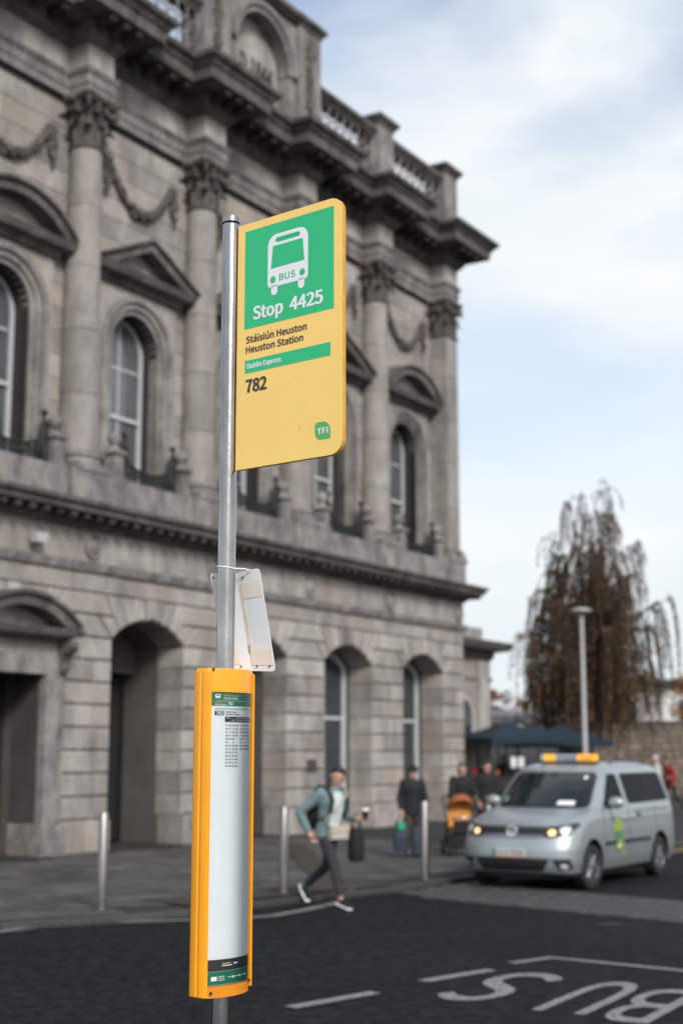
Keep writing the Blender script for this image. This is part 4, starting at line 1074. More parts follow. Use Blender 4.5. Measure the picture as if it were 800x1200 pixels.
CX = [(.2, .40), (.5, .46), (.8, .46), (.93, .50), (1.0, .55), (1.1, .42), (1.15, .36), (1.4, .30), (1.66, .26), (1.826, .2)]
NE = 2.5
def fx(y, z):
    w = interp(WX, z); k = min(1, abs(y) / w); return interp(FX, z) + interp(CX, z) * (1 - (1 - k ** NE) ** (1 / NE))
def sy(x, z):
    w = interp(WX, z); x0 = interp(FX, z); c = interp(CX, z); t = (x - x0) / c
    if t < 1: t = max(0, t); w = w * max(0.0, 1 - (1 - t) ** NE) ** (1 / NE)
    xr = interp(RX, z); t = (xr - x) / .22
    if t < 1: t = max(0, t); w = w * max(0.0, 1 - (1 - t) ** 2.2) ** (1 / 2.2)
    return w
def van_body():
    b = MB(); zs = sorted(set([z for z, _ in FX] + [z for z, _ in WX] + [.3, .44, .52, .56, .72, .83, .9, .945, .98, 1.02, 1.06, 1.1, 1.3, 1.35, 1.45, 1.5, 1.6, 1.69, 1.73, 1.77, 1.8])); 
    NF, NS_, NR = 14, 26, 8; rows = []
    for z in zs:
        w = interp(WX, z); x0 = interp(FX, z); c = interp(CX, z); xr = interp(RX, z); half = []
        for i in range(NF + 1):
            a = math.pi / 2 * i / NF; y = w * math.sin(a) ** (2 / NE); x = x0 + c * (1 - math.cos(a) ** (2 / NE)); half.append((x, y))
        xa, xb = x0 + c, xr - .22
        for i in range(1, NS_): half.append((xa + (xb - xa) * i / NS_, w))
        for i in range(NR + 1):
            a = math.pi / 2 * i / NR; half.append((xb + .22 * math.sin(a) ** (2 / 2.2), w * math.cos(a) ** (2 / 2.2)))
        ring = half + [(x, -y) for x, y in half[-2:0:-1]]
        rows.append([(x, y, z) for x, y in ring])
    n = len(rows[0]); vs = [p for r in rows for p in r]; fs = []
    for k in range(len(rows) - 1):
        for i in range(n): fs.append((k * n + i, k * n + (i + 1) % n, (k + 1) * n + (i + 1) % n, (k + 1) * n + i))
    fs.append(tuple(range(n))[::-1]); fs.append(tuple((len(rows) - 1) * n + i for i in range(n)))
    b.add(vs, fs); return b.mesh('van_body', [M_CAR, M_PLAS], fix=True)
AX1, AX2, WR = 0.89, 3.57, 0.318
bo = link('body', van_body())
cuts = []
for ax in (AX1, AX2):
    for s in (-1, 1):
        b = MB(); b.T = Matrix.Translation((ax, s * .80, WR + .02)) @ Matrix.Rotation(R(90), 4, 'X'); b.lathe([(.385, -.24), (.385, .24)], 40)
        cuts.append(b.build('cut', M_PLAS))
for c_ in cuts:
    md = bo.modifiers.new('b', 'BOOLEAN'); md.operation = 'DIFFERENCE'; md.object = c_; md.solver = 'EXACT'; md.material_mode = 'TRANSFER'
bpy.context.view_layer.update()
dg = bpy.context.evaluated_depsgraph_get(); nm = bpy.data.meshes.new_from_object(bo.evaluated_get(dg)); old = bo.data
bo.modifiers.clear(); bo.data = nm; bo.parent = VN
for c_ in cuts: bpy.data.objects.remove(c_)
nm.shade_smooth(); nm.set_sharp_from_angle(angle=R(32))
def patch(name, poly, mapf, m, parent=None, rings=7, dens=.03, rnd_=0.0, edge=None):
    """polygon given in 2D wrapped on the body by mapf"""
    pl = []
    if rnd_:
        n = len(poly)
        for i in range(n):
            a, c, d = Vector(poly[i - 1]), Vector(poly[i]), Vector(poly[(i + 1) % n]); r1 = min(rnd_, (a - c).length * .45); r2 = min(rnd_, (d - c).length * .45)
            s0, s1 = c + (a - c).normalized() * r1, c + (d - c).normalized() * r2
            for j in range(6): t = j / 5; pl.append(tuple((s0.lerp(c, t)).lerp(c.lerp(s1, t), t)))
    else: pl = list(poly)
    dn = []
    for i in range(len(pl)):
        a, c = Vector(pl[i]), Vector(pl[(i + 1) % len(pl)]); k = max(1, int((c - a).length / dens))
        for j in range(k): dn.append(a.lerp(c, j / k))
    cen = sum(dn, Vector((0, 0))) / len(dn); n = len(dn); vs = [mapf(*cen)]
    for r in range(1, rings + 1):
        for p in dn: vs.append(mapf(*(cen.lerp(p, r / rings))))
    fs = [(0, 1 + i, 1 + (i + 1) % n) for i in range(n)]
    for r in range(rings - 1):
        for i in range(n): fs.append((1 + r * n + i, 1 + (r + 1) * n + i, 1 + (r + 1) * n + (i + 1) % n, 1 + r * n + (i + 1) % n))
    b = MB(); b.add(vs, fs); return b.build(name, m, parent or VN, smooth='full')
FR = lambda e: (lambda y, z: (fx(y, z) - e, y, z + (e * .6 if z > 1.1 else 0)))
def SD(s, e): return lambda x, z: (x, s * (sy(x, z) + e), z)
patch('windscreen', [(-.70, 1.17), (.70, 1.17), (.615, 1.645), (-.615, 1.645)], FR(.006), M_WSC, rnd_=.09)
patch('windscreen_surround', [(-.74, 1.14), (.74, 1.14), (.645, 1.665), (-.645, 1.665)], FR(.003), M_PLAS, rnd_=.1)
patch('dashboard_paper', [(-.52, 1.185), (-.25, 1.185), (-.26, 1.245), (-.51, 1.245)], FR(.008), M_SWHT, rnd_=.01)
patch('sun_sticker', [(-.54, 1.56), (-.49, 1.56), (-.49, 1.61), (-.54, 1.61)], FR(.008), M_SWHT, rnd_=.02)
patch('licence_sticker', [(.60, 1.22), (.66, 1.22), (.65, 1.30), (.60, 1.30)], FR(.008), mat('green_sticker', (0.2, 0.32, 0.26), .5), rnd_=.01)
gr = patch('grille', [(-.56, .765), (.56, .765), (.58, .905), (-.58, .905)], FR(.004), M_PLAS, rnd_=.02)
for zz, mm_ in ((.786, M_CHR), (.83, M_IRON), (.87, M_IRON)): patch('grille_bar', [(-.48, zz - .004), (.48, zz - .004), (.48, zz + .004), (-.48, zz + .004)], FR(.012), mm_, gr)
b = MB(); b.T = Matrix.Translation((fx(0, .84) - .012, 0, .838)) @ Matrix.Rotation(R(-90), 4, 'Y') @ Matrix.Rotation(R(6), 4, 'Y')
b.lathe([(.001, 0), (.082, 0), (.084, .01), (.078, .016), (.07, .016), (.068, .006), (.001, .006)], 28, caps=False); em = b.build('emblem', M_CHR, VN, smooth=True)
# emblem strokes: a V above a W inside the ring
def estroke(p0, p1):
    b = MB(); X = fx(0, .84) - .022
    b.tube([(X, -p0[0], .838 + p0[1]), (X, -p1[0], .838 + p1[1])], .007, 6); b.build('emblem_stroke', M_CHR, em)
em_b = MB()
for p0, p1 in (((-.03, .06), (0, .004)), ((.03, .06), (0, .004)), ((-.058, .03), (-.028, -.055)), ((-.028, -.055), (0, .0)), ((.058, .03), (.028, -.055)), ((.028, -.055), (0, .0))): estroke(p0, p1)
patch('emblem_ground', [(.062 * math.cos(a), .838 + .062 * math.sin(a)) for a in [2 * math.pi * i / 24 for i in range(24)]], lambda y, z: (fx(0, .84) - .0185, y, z), M_PLAS, em, 2)
for s in (-1, 1):
    hl = patch('headlight', [(s * .49, .755), (s * .80, .78), (s * .875, .93), (s * .85, .965), (s * .56, .91), (s * .49, .90)], FR(.006), M_PLAS, rnd_=.03)
    ic = (s * .585, .83)
    patch('indicator_lamp', [(ic[0] + .05 * math.cos(a), ic[1] + .042 * math.sin(a)) for a in [2 * math.pi * i / 16 for i in range(16)]], FR(.012), M_AMB, hl, 3)
    ic = (s * .745, .865)
    patch('main_lamp', [(ic[0] + .07 * math.cos(a), ic[1] + .055 * math.sin(a)) for a in [2 * math.pi * i / 16 for i in range(16)]], FR(.012), M_LAMP, hl, 3)
    fg = patch('fog_recess', [(s * .60, .455), (s * .82, .465), (s * .84, .335), (s * .69, .29)], FR(.004), M_PLAS, rnd_=.02)
    patch('fog_lamp', [(s * .75 + .045 * math.cos(a), .36 + .035 * math.sin(a)) for a in [2 * math.pi * i / 14 for i in range(14)]], FR(.01), M_LAMP, fg, 2)
    patch('bumper_strip', [(s * .62, .295), (s * .8, .325), (s * .8, .335), (s * .62, .305)], FR(.012), M_CHR, fg, 2)
ik = patch('lower_intake', [(-.575, .465), (.575, .465), (.47, .285), (-.47, .285)], FR(.004), M_PLAS, rnd_=.03)
for zz in (.335, .37, .405): patch('intake_slat', [(-.5, zz - .005), (.5, zz - .005), (.5, zz + .005), (-.5, zz + .005)], FR(.012), M_IRON, ik)
for s in (-1, 1): patch('bonnet_seam', [(s * .765, 1.135), (s * .775, 1.135), (s * .60, .925), (s * .59, .925)], FR(.003), M_DARK, rings=2)
patch('bonnet_edge', [(-.6, .914), (.6, .914), (.6, .92), (-.6, .92)], FR(.003), M_DARK, rings=2)
for s in (-1, 1): patch('bonnet_crease', [(s * .36, 1.12), (s * .37, 1.12), (s * .30, .945), (s * .29, .945)], FR(.002), M_CHR, rings=2)
patch('bumper_seam', [(-.78, .735), (.78, .735), (.78, .742), (-.78, .742)], FR(.003), M_DARK, rings=2)
patch('bumper_crease', [(-.8, .462), (.8, .462), (.8, .470), (-.8, .470)], FR(.003), M_PLAS, rings=2)
patch('bumper_chin', [(-.7, .215), (.7, .215), (.74, .262), (-.74, .262)], FR(.006), M_PLAS)
np_ = patch('number_plate', [(-.26, .495), (.26, .495), (.26, .605), (-.26, .605)], lambda y, z: (fx(0, .55) - .022, y, z), mat('plate_white', (0.6, 0.61, 0.6), .4), rnd_=.01)
patch('plate_band', [(.205, .5), (.255, .5), (.255, .6), (.205, .6)], lambda y, z: (fx(0, .55) - .024, y, z), mat('plate_blue', (0.02, 0.2, 0.2), .4), np_, 2)
text('plate_figures', '131 D 38182', M_SBLK, np_, (fx(0, .55) - .025, .19, .515), (0, -1, 0), (0, 0, 1), .42, .07, .01)
patch('plate_bracket', [(-.2, .478), (.2, .478), (.2, .494), (-.2, .494)], lambda y, z: (fx(0, .55) - .02, y, z), mat('orange_strip', (0.5, 0.2, 0.05), .5), np_, 2)
for s in (-1, 1):
    fw = patch('front_window', [(1.36, 1.17), (2.20, 1.18), (2.12, 1.645), (1.80, 1.64)], SD(s, .005), M_CGL, rnd_=.06)
    rw = patch('rear_window', [(2.34, 1.18), (4.06, 1.20), (3.92, 1.65), (2.27, 1.645)], SD(s, .005), M_CGL, rnd_=.07)
    patch('window_post', [(3.2, 1.2), (3.24, 1.2), (3.22, 1.63), (3.18, 1.63)], SD(s, .009), M_PLAS, rw, 2)
    patch('quarter_post', [(1.66, 1.2), (1.69, 1.2), (1.9, 1.6), (1.87, 1.6)], SD(s, .009), M_PLAS, fw, 2)
    patch('side_strip', [(1.32, .60), (3.12, .60), (3.12, .655), (1.32, .655)], SD(s, .012), M_PLAS, rings=4)
    patch('sill_strip', [(1.3, .30), (3.16, .30), (3.16, .36), (1.3, .36)], SD(s, .008), M_CAR, rings=3)
    patch('sill_shadow', [(1.28, .225), (3.18, .225), (3.18, .262), (1.28, .262)], SD(s, .008), M_PLAS, rings=3)
    for (x, ln) in ((2.28, .02), (1.34, .016), (3.42, .014)): patch('door_gap', [(x - .004, .4), (x + .004, .4), (x + .004 - .02, 1.15), (x - .004 - .02, 1.15)], SD(s, .003), M_DARK, rings=2)
    patch('slide_rail', [(2.5, 1.06), (4.0, 1.06), (4.0, 1.075), (2.5, 1.075)], SD(s, .006), M_PLAS, rings=2)
    for x in (2.1, 2.42):
        b = MB(); b.tube([(x - .09, s * (sy(x - .09, .98) + .01), .98), (x - .06, s * (sy(x, .98) + .045), .985), (x + .06, s * (sy(x, .98) + .045), .985), (x + .09, s * (sy(x + .09, .98) + .01), .98)], .016, 8, flat=.8); b.build('door_handle', M_CAR, VN, smooth=True)
    mi = MB(); mi.ball((1.50, s * 1.0, 1.22), (.075, .125, .09), 16, 12); mo = mi.build('wing_mirror', M_CAR, VN, smooth='full')
    b = MB(); b.tube([(1.52, s * .84, 1.15), (1.52, s * .93, 1.17)], .035, 8); b.build('mirror_arm', M_PLAS, mo)
    b = MB(); b.ball((1.565, s * 1.0, 1.22), (.02, .105, .072), 14, 8); b.build('mirror_glass', M_CHR, mo, smooth='full')
    b = MB(); b.tube([(2.35, s * .57, 1.80), (2.45, s * .585, 1.845), (3.0, s * .59, 1.862), (3.6, s * .585, 1.852), (3.85, s * .57, 1.80)], .017, 8); b.build('roof_rail', mat('dark_rail', (.05, .05, .055), .4), VN, smooth=True)
    patch('rear_light', [(4.24, .85), (4.33, .85), (4.27, 1.45), (4.19, 1.45)], SD(s, .006), mat('rear_lamp_red', (0.35, 0.01, 0.01), .2), rings=3)
patch('front_mirror_trim', [(-.06, 1.60), (.06, 1.60), (.05, 1.645), (-.05, 1.645)], FR(.009), M_PLAS, rings=2)
# wheels
def tyre_mesh():
    b = MB(); b.T = Matrix.Rotation(R(90), 4, 'X'); b.lathe([(.20, -.095), (.235, -.1), (.29, -.1), (.312, -.085), (.318, -.05), (.318, .05), (.312, .085), (.29, .1), (.235, .1), (.20, .095)], 40, caps=False); return b.mesh('tyre', M_TYRE, smooth=True)
def rim_mesh():
    b = MB(); b.T = Matrix.Rotation(R(90), 4, 'X')
    b.lathe([(.235, .098), (.225, .085), (.21, .05), (.205, -.06), (.235, -.098)], 36, caps=False)
    for k in range(10):
        b.T = Matrix.Rotation(R(36 * k), 4, 'Y'); b.prism([(-.022, .04), (.022, .04), (.014, .215), (-.014, .215)], -.05, -.082, .006)
    b.T = Matrix.Rotation(R(90), 4, 'X'); b.lathe([(.001, .09), (.035, .09), (.055, .08), (.055, .03)], 20, caps=False)
    b.cur = 1; b.lathe([(.001, .02), (.206, .02)], 30, caps=False)
    return b.mesh('rim', [M_RIM, M_IRON], smooth=True)
me_t, me_r = tyre_mesh(), rim_mesh()
for ax in (AX1, AX2):
    for s in (-1, 1):
        w = empty('wheel', (ax, s * .775, WR)); w.parent = VN; w.rotation_euler = (0, 0, (0 if s < 0 else math.pi) + (R(-6) if ax == AX1 else 0))
        link('tyre', me_t, w); link('rim', me_r, w)
# roof sign
TS = empty('roof_sign', (2.12, 0, 1.806)); TS.parent = VN
b = MB(); b.box(-.08, .08, -.46, .46, 0, .03); b.build('sign_base', M_PLAS, TS)
def tsec(name, y0, y1, m):
    b = MB(); n = 6
    pr = [(-.07, .031), (-.066, .115), (-.055, .13), (.055, .13), (.066, .115), (.07, .031)]
    b.add([(x, y0, z) for x, z in pr] + [(x, y1, z) for x, z in pr], [tuple(range(n)), tuple(range(n, 2 * n))[::-1]] + [(i, (i + 1) % n, n + (i + 1) % n, n + i) for i in range(n)]); return b.build(name, m, TS)
tsec('sign_end', -.45, -.17, M_TSIGN); tsec('sign_middle', -.168, .198, mat('sign_panel_grey', (.34, .38, .42), .35)); tsec('sign_end', .2, .39, M_TSIGN); tsec('sign_tip', .392, .45, mat('sign_panel_grey', (.34, .38, .42), .35))
text('roof_sign_word', 'TAXI', M_PLAS, TS, (-.0735, .16, .05), (0, -1, 0), (.1, 0, 1), .30, .05, .01)
text('roof_sign_number', '31842', M_PLAS, TS, (-.0735, -.21, .055), (0, -1, 0), (.1, 0, 1), .2, .04, .008)
b = MB(); b.tube([(4.0, 0, 1.77), (4.12, 0, 1.93)], .006, 6); b.build('aerial', M_PLAS, VN)
# lime sticker of a running figure on the front door
M_LIME = mat('lime_sticker', (0.26, 0.36, 0.04), .5, var=.2, scale=14); M_DGRN = mat('dark_green_sticker', (0.06, 0.22, 0.07), .5)
stk = patch('door_sticker', [(1.62, .86), (1.80, 1.0), (1.96, .97), (1.98, .82), (1.82, .78), (1.70, .80)], SD(-1, .004), M_LIME, rnd_=.04)
patch('sticker_shape', [(1.68, .66), (1.96, .68), (1.98, .80), (1.70, .79)], SD(-1, .0045), M_DGRN, stk, 4, rnd_=.03)
patch('sticker_shape', [(1.70, .53), (1.86, .5), (2.02, .57), (1.97, .66), (1.74, .64)], SD(-1, .014), M_LIME, stk, 4, rnd_=.03)
patch('sticker_shape', [(2.0, .42), (2.06, .38), (2.1, .44), (1.98, .55)], SD(-1, .0045), M_LIME, stk, 4, rnd_=.02)
patch('sticker_shape', [(1.56, .99), (1.68, .93), (1.72, .96), (1.6, 1.04)], SD(-1, .0045), M_DGRN, stk, 4, rnd_=.02)
patch('sticker_spot', [(1.78, .545), (1.86, .545), (1.86, .60), (1.78, .60)], SD(-1, .017), M_SWHT, stk, 3, rnd_=.03)
b = MB(); text('door_word', 'taxi', M_PLAS, VN, (2.55, -.9, .97), (1, 0, 0), (0, 0, 1), .2, .1, .01)
b = MB(); b.box(.5, 4.1, -.6, .6, .14, .24); b.build('underbody', M_PLAS, VN)

# ------------------------------------------------------------------ people
def skin(name, chains, m, parent, levels=2):
    vs, es, rs, idx = [], [], [], {}
    roots = []
    for ch in chains:
        prev = None
        for p, r in ch:
            k = tuple(round(x, 4) for x in p)
            if k not in idx:
                idx[k] = len(vs); vs.append(p); rs.append(r)
            i = idx[k]
            if prev is not None and prev != i: es.append((prev, i))
            prev = i
    me = bpy.data.meshes.new(name); me.from_pydata(vs, es, []); o = link(name, me)
    md = o.modifiers.new('s', 'SKIN'); md.use_smooth_shade = True; md.branch_smoothing = .6
    sk = me.skin_vertices[0].data
    for i, r in enumerate(rs): sk[i].radius = (r, r) if not hasattr(r, '__len__') else r; sk[i].use_root = False
    # one root for each island
    par = list(range(len(vs)))
    def fd(a):
        while par[a] != a: a = par[a]
        return a
    for a, c_ in es: par[fd(c_)] = fd(a)
    seen = set()
    for i in range(len(vs)):
        if fd(i) not in seen: seen.add(fd(i)); sk[i].use_root = True
    sb_ = o.modifiers.new('u', 'SUBSURF'); sb_.levels = levels; sb_.render_levels = levels
    bpy.context.view_layer.update(); dg_ = bpy.context.evaluated_depsgraph_get()
    nm_ = bpy.data.meshes.new_from_object(o.evaluated_get(dg_)); nm_.materials.clear(); nm_.materials.append(m); nm_.shade_smooth()
    o.modifiers.clear(); o.data = nm_; bpy.data.meshes.remove(me); o.parent = parent
    return o
M_SKIN = mat('skin_tone', (0.50, 0.30, 0.21), 0.55, var=.06, scale=20)
def fuse(name, mb, m, parent, vox=.016):
    o = mb.build(name, m, None); md = o.modifiers.new('r', 'REMESH'); md.mode = 'VOXEL'; md.voxel_size = vox; md.use_smooth_shade = True
    sm = o.modifiers.new('m', 'SMOOTH'); sm.iterations = 6; sm.factor = .5
    bpy.context.view_layer.update(); nm_ = bpy.data.meshes.new_from_object(o.evaluated_get(bpy.context.evaluated_depsgraph_get()))
    o.modifiers.clear(); o.data = nm_; nm_.shade_smooth(); o.parent = parent
    if not nm_.materials: nm_.materials.append(m)
    return o
def person(name, label, loc, rz, J, top, trousers, shoe, hair, sc=1.0, hat=None, group=None, sole=None, blouse=None, coat_len=0.0, fingers=True, loose=1.0):
    """J: joints as (side, forward, up); the figure faces -y before turning, its left side is +x"""
    P = empty(name, loc, rz); tag(P, label, 'person', group); P.scale = (sc, sc, sc)
    V = lambda a: (a[0], -a[1], a[2])
    J = {k: Vector(V(v)) for k, v in J.items()}
    pel, ch, nk, hd = J['pelvis'], J['chest'], J['neck'], J['head']
    ax = (hd - nk).normalized(); fwd = J.get('look', Vector((0, -1, 0)))
    fwd = (fwd - ax * fwd.dot(ax)).normalized(); sd_ = ax.cross(fwd)
    T = lambda v: tuple(v)
    mid = pel.lerp(ch, .5)
    chains = [[(T(pel), .10), (T(mid), .095), (T(ch), .11), (T(nk - ax * .02), .058), (T(nk + ax * .03), .05), (T(hd - ax * .075 + fwd * .025), .062), (T(hd - ax * .0 + fwd * .01), .082), (T(hd + ax * .065), .074)]]
    for s in ('l', 'r'):
        sh, el, wr = J['sh_' + s], J['el_' + s], J['wr_' + s]
        hp, kn, an = J['hip_' + s], J['kn_' + s], J['an_' + s]
        d = (wr - el).normalized(); palm = wr + d * .075
        chains.append([(T(ch), .11), (T(sh), .058), (T(sh.lerp(el, .5)), .045), (T(el), .038), (T(el.lerp(wr, .4)), .037), (T(wr), .026), (T(palm), .034)])
        side = d.cross(Vector((0, -1, 0.2)))
        side = side.normalized() if side.length > .1 else Vector((1, 0, 0)); cu = side.cross(d).normalized()
        if fingers:
            for q, (off, ln) in enumerate(((-.03, .065), (-.01, .078), (.01, .073), (.029, .056))):
                a = palm + side * off + d * .012
                chains.append([(T(a), .0095), (T(a + d * ln * .45 + cu * .008), .009), (T(a + d * ln * .8 + cu * .03), .0085), (T(a + d * ln * .85 + cu * .048), .007)])
            a = wr + d * .03 - side * .034
            chains.append([(T(a), .011), (T(a - side * .022 + d * .03 + cu * .012), .0105), (T(a - side * .026 + d * .058 + cu * .024), .009)])
        chains.append([(T(pel), .10), (T(hp), .082), (T(hp.lerp(kn, .5)), .07), (T(kn), .052), (T(kn.lerp(an, .35)), .052), (T(an), .034)])
    # nose as a short ridge on the head
    chains.append([(T(hd + fwd * .083 + ax * .012), .012), (T(hd + fwd * .098 - ax * .018), .016)])
    body = skin('body', chains, M_SKIN, P)
    for e in (-1, 1):
        b = MB(); b.ball(hd + fwd * .079 + sd_ * e * .032 + ax * .012, .012, 8, 6); b.build('eye', M_DARK, P, smooth='full')
        b = MB(); b.ball(hd + sd_ * e * .084 - ax * .005, (.010, .015, .022), 8, 6); b.build('ear', M_SKIN, P, smooth='full')
    b = MB(); b.tube([hd + fwd * .078 - ax * .052 + sd_ * .022, hd + fwd * .086 - ax * .054, hd + fwd * .078 - ax * .052 - sd_ * .022], .006, 6); b.build('mouth', mat('lips', (0.32, 0.12, 0.1), .5), P, smooth='full')
    # top
    tb = MB(); rows = []; sx = (J['sh_l'] - J['sh_r']); sx.z = 0; sx.normalize(); sy_ = Vector((-sx.y, sx.x, 0))
    lv = [(pel - Vector((0, 0, .10 + coat_len)), .175 + coat_len * .2, .14), (pel, .18, .14), (mid - Vector((0, 0, .04)), .165, .132), (mid + Vector((0, 0, .08)), .172, .135), (ch, .195, .138), (ch + Vector((0, 0, .07)), .195, .125), (nk - ax * .05, .135, .095), (nk - ax * .015, .078, .075), (nk + ax * .022, .066, .066)]
    for c_, w_, d_ in lv:
        for k in range(20): a_ = 2 * math.pi * k / 20; rows.append(T(c_ + sx * (w_ * math.cos(a_)) + sy_ * (d_ * math.sin(a_))))
    n_ = len(lv); tb.add(rows, [(i * 20 + k, i * 20 + (k + 1) % 20, (i + 1) * 20 + (k + 1) % 20, (i + 1) * 20 + k) for i in range(n_ - 1) for k in range(20)] + [tuple(range(20))[::-1], tuple((n_ - 1) * 20 + k for k in range(20))])
    for s in ('l', 'r'):
        sh, el, wr = J['sh_' + s], J['el_' + s], J['wr_' + s]
        tb.tube([ch.lerp(sh, .55) + Vector((0, 0, .02)), sh, sh.lerp(el, .3), sh.lerp(el, .65), el, el.lerp(wr, .3), el.lerp(wr, .65), el.lerp(wr, .96)], [.085, .084, .074, .066, .062, .06, .054, .046], 14)
        tb.ball(sh, .08, 12, 8); tb.ball(el, .061, 12, 8)
    fuse('top', tb, top, P)
    if blouse:
        b = MB(); n = 7; vs = []
        for i in range(n):
            t_ = i / (n - 1); c_ = pel.lerp(nk, .0 + t_ * .97) + Vector((0, 0, -.02)); w = .055 + .03 * math.sin(math.pi * t_) ; r = (.15, .146, .146, .15, .148, .125, .085)[i]
            for u in (-1, -.5, 0, .5, 1): vs.append(T(c_ + fwd_b * (r * math.cos(u * .6)) + sid_b * (w * u * 1.2) + Vector((0, 0, 0))) if False else T(c_ + J['bf'] * (r * math.cos(u * .55) + .012) + J['bs'] * (w * u)))
        b.add(vs, [(i * 5 + j, i * 5 + j + 1, (i + 1) * 5 + j + 1, (i + 1) * 5 + j) for i in range(n - 1) for j in range(4)]); b.build('blouse', blouse, P, smooth='full')
    c3 = [[(T(pel + Vector((0, 0, .06))), .118), (T(pel), .125)]]
    for s in ('l', 'r'):
        hp, kn, an = J['hip_' + s], J['kn_' + s], J['an_' + s]
        c3.append([(T(pel), .125), (T(hp), .105), (T(hp.lerp(kn, .5)), .086 * loose), (T(kn), .066 * loose), (T(kn.lerp(an, .4)), .062 * loose), (T(kn.lerp(an, .93)), .05 * loose)])
    skin('trousers', c3, trousers, P)
    for s in ('l', 'r'):
        an, toe = J['an_' + s], J['toe_' + s]; d = (toe - an); d2 = Vector((d.x, d.y, d.z)); heel = an - d.normalized() * .055 - Vector((0, 0, .03))
        o = skin('shoe', [[(T(heel), .036), (T(an + Vector((0, 0, -.025))), .044), (T(an.lerp(toe, .55)), .043), (T(toe), .034)], [(T(an + Vector((0, 0, -.025))), .044), (T(an + Vector((0, 0, .03))), .042)]], shoe, P)
        if sole:
            dn = d.cross(Vector((1, 0, 0))).normalized(); dn = dn if dn.z < 0 else -dn
            b = MB(); b.tube([heel + dn * .03 - d * .1, an.lerp(toe, .5) + dn * .035 + Vector((0, 0, -.03)) * (1 if d.z > -.05 else 0), toe + dn * .026 + d * .12], [.03, .044, .032], 10, flat=.4); b.build('sole', sole, o, smooth=True)
    # hair or hat
    hm = hair
    b = MB(); rows = []
    for i in range(9):
        a = math.pi * .5 * i / 8
        for k in range(16):
            t_ = 2 * math.pi * k / 16; back = -math.cos(t_)      # +1 at the back
            drop = .0 if hat else (.12 * max(0, back + .3))
            rr = (.094 if back > -.3 else .094 - .016 * math.sin(a) ** 2) if not hat else .1; z = math.cos(a) * (.108 if not hat else .125) - (drop + (.0 if back > -.2 else -.05)) * math.sin(a) ** 4 + (.03 if not hat else .015)
            rows.append(T(hd + ax * z + (fwd * math.cos(t_) * (1.08 if back > 0 else 1.0) + sd_ * math.sin(t_) * .95) * (rr * math.sin(a) + .002)))
    b.add(rows, [(i * 16 + k, i * 16 + (k + 1) % 16, (i + 1) * 16 + (k + 1) % 16, (i + 1) * 16 + k) for i in range(8) for k in range(16)])
    if not hat: b.ball(hd - fwd * .095 + ax * .01, (.045, .045, .05), 10, 8)
    else: b.tube([hd + ax * .03 + (fwd * math.cos(t_) + sd_ * math.sin(t_)) * .095 for t_ in [2 * math.pi * i / 16 for i in range(17)]], .016, 6, caps=False)
    b.build('beanie' if hat else 'hair', hat or hair, P, smooth='full')
    return P, J
STAND = dict(pelvis=(0, 0, .93), chest=(0, .01, 1.27), neck=(0, .01, 1.44), head=(0, .03, 1.585),
    sh_l=(.17, 0, 1.38), el_l=(.23, -.02, 1.10), wr_l=(.2, .16, .95), sh_r=(-.17, 0, 1.38), el_r=(-.24, -.03, 1.10), wr_r=(-.24, .08, .86),
    hip_l=(.09, 0, .9), kn_l=(.1, .03, .5), an_l=(.11, -.02, .09), toe_l=(.13, .13, .035), hip_r=(-.09, 0, .9), kn_r=(-.1, .02, .5), an_r=(-.12, -.02, .09), toe_r=(-.15, .12, .035))
M_HAIRB = mat('dark_hair', (0.025, 0.017, 0.013), .5, var=.3, scale=30)
M_BLKC = mat('black_cloth', (0.009, 0.009, 0.01), .85, var=.3, scale=12, bump=1.0, bscale=12)
M_TEAL = mat('pale_teal_jacket', (0.14, 0.205, 0.21), .8, var=.2, scale=9, bump=1.0, bscale=11)
M_BLOU = mat('white_blouse', (0.50, 0.56, 0.58), .7, var=.15, scale=25, bump=.3)
M_JEAN = mat('charcoal_trousers', (0.026, 0.027, 0.03), .85, var=.3, scale=10, bump=1.0, bscale=12)
M_BRWN = mat('brown_trousers', (0.05, 0.042, 0.035), .85, var=.25, scale=9, bump=1.0, bscale=12)
WALK = dict(pelvis=(0, 0, .93), chest=(0, .07, 1.27), neck=(0, .12, 1.43), head=(.01, .16, 1.575),
    sh_l=(.17, .09, 1.37), el_l=(.25, .02, 1.10), wr_l=(.25, .27, 1.06), sh_r=(-.17, .04, 1.37), el_r=(-.33, -.17, 1.14), wr_r=(-.27, -.06, .90),
    hip_r=(-.09, .01, .9), kn_r=(-.09, .2, .5), an_r=(-.08, .3, .095), toe_r=(-.09, .46, .035), hip_l=(.09, -.01, .89), kn_l=(.09, -.1, .48), an_l=(.09, -.5, .21), toe_l=(.08, -.40, .06))
wj = dict(WALK); wl, Jw = person('person', 'person striding past the bollard in a pale teal jacket and dark trousers', (-0.17, 18.05, 0.0), R(47), wj | {'look': (-.75, .8, 0), 'bf': (-.3, .95, 0), 'bs': (.95, .3, 0)},
    M_TEAL, M_JEAN, M_BLKC, M_HAIRB, sc=1.0, sole=M_SWHT, blouse=M_BLOU)
def place_on(name, build, P, label, cat):
    """a carried thing: top-level, placed in the carrier's frame"""
    o = empty(name, P.location, P.rotation_euler.z); o.scale = P.scale; tag(o, label, cat); build(o); return o
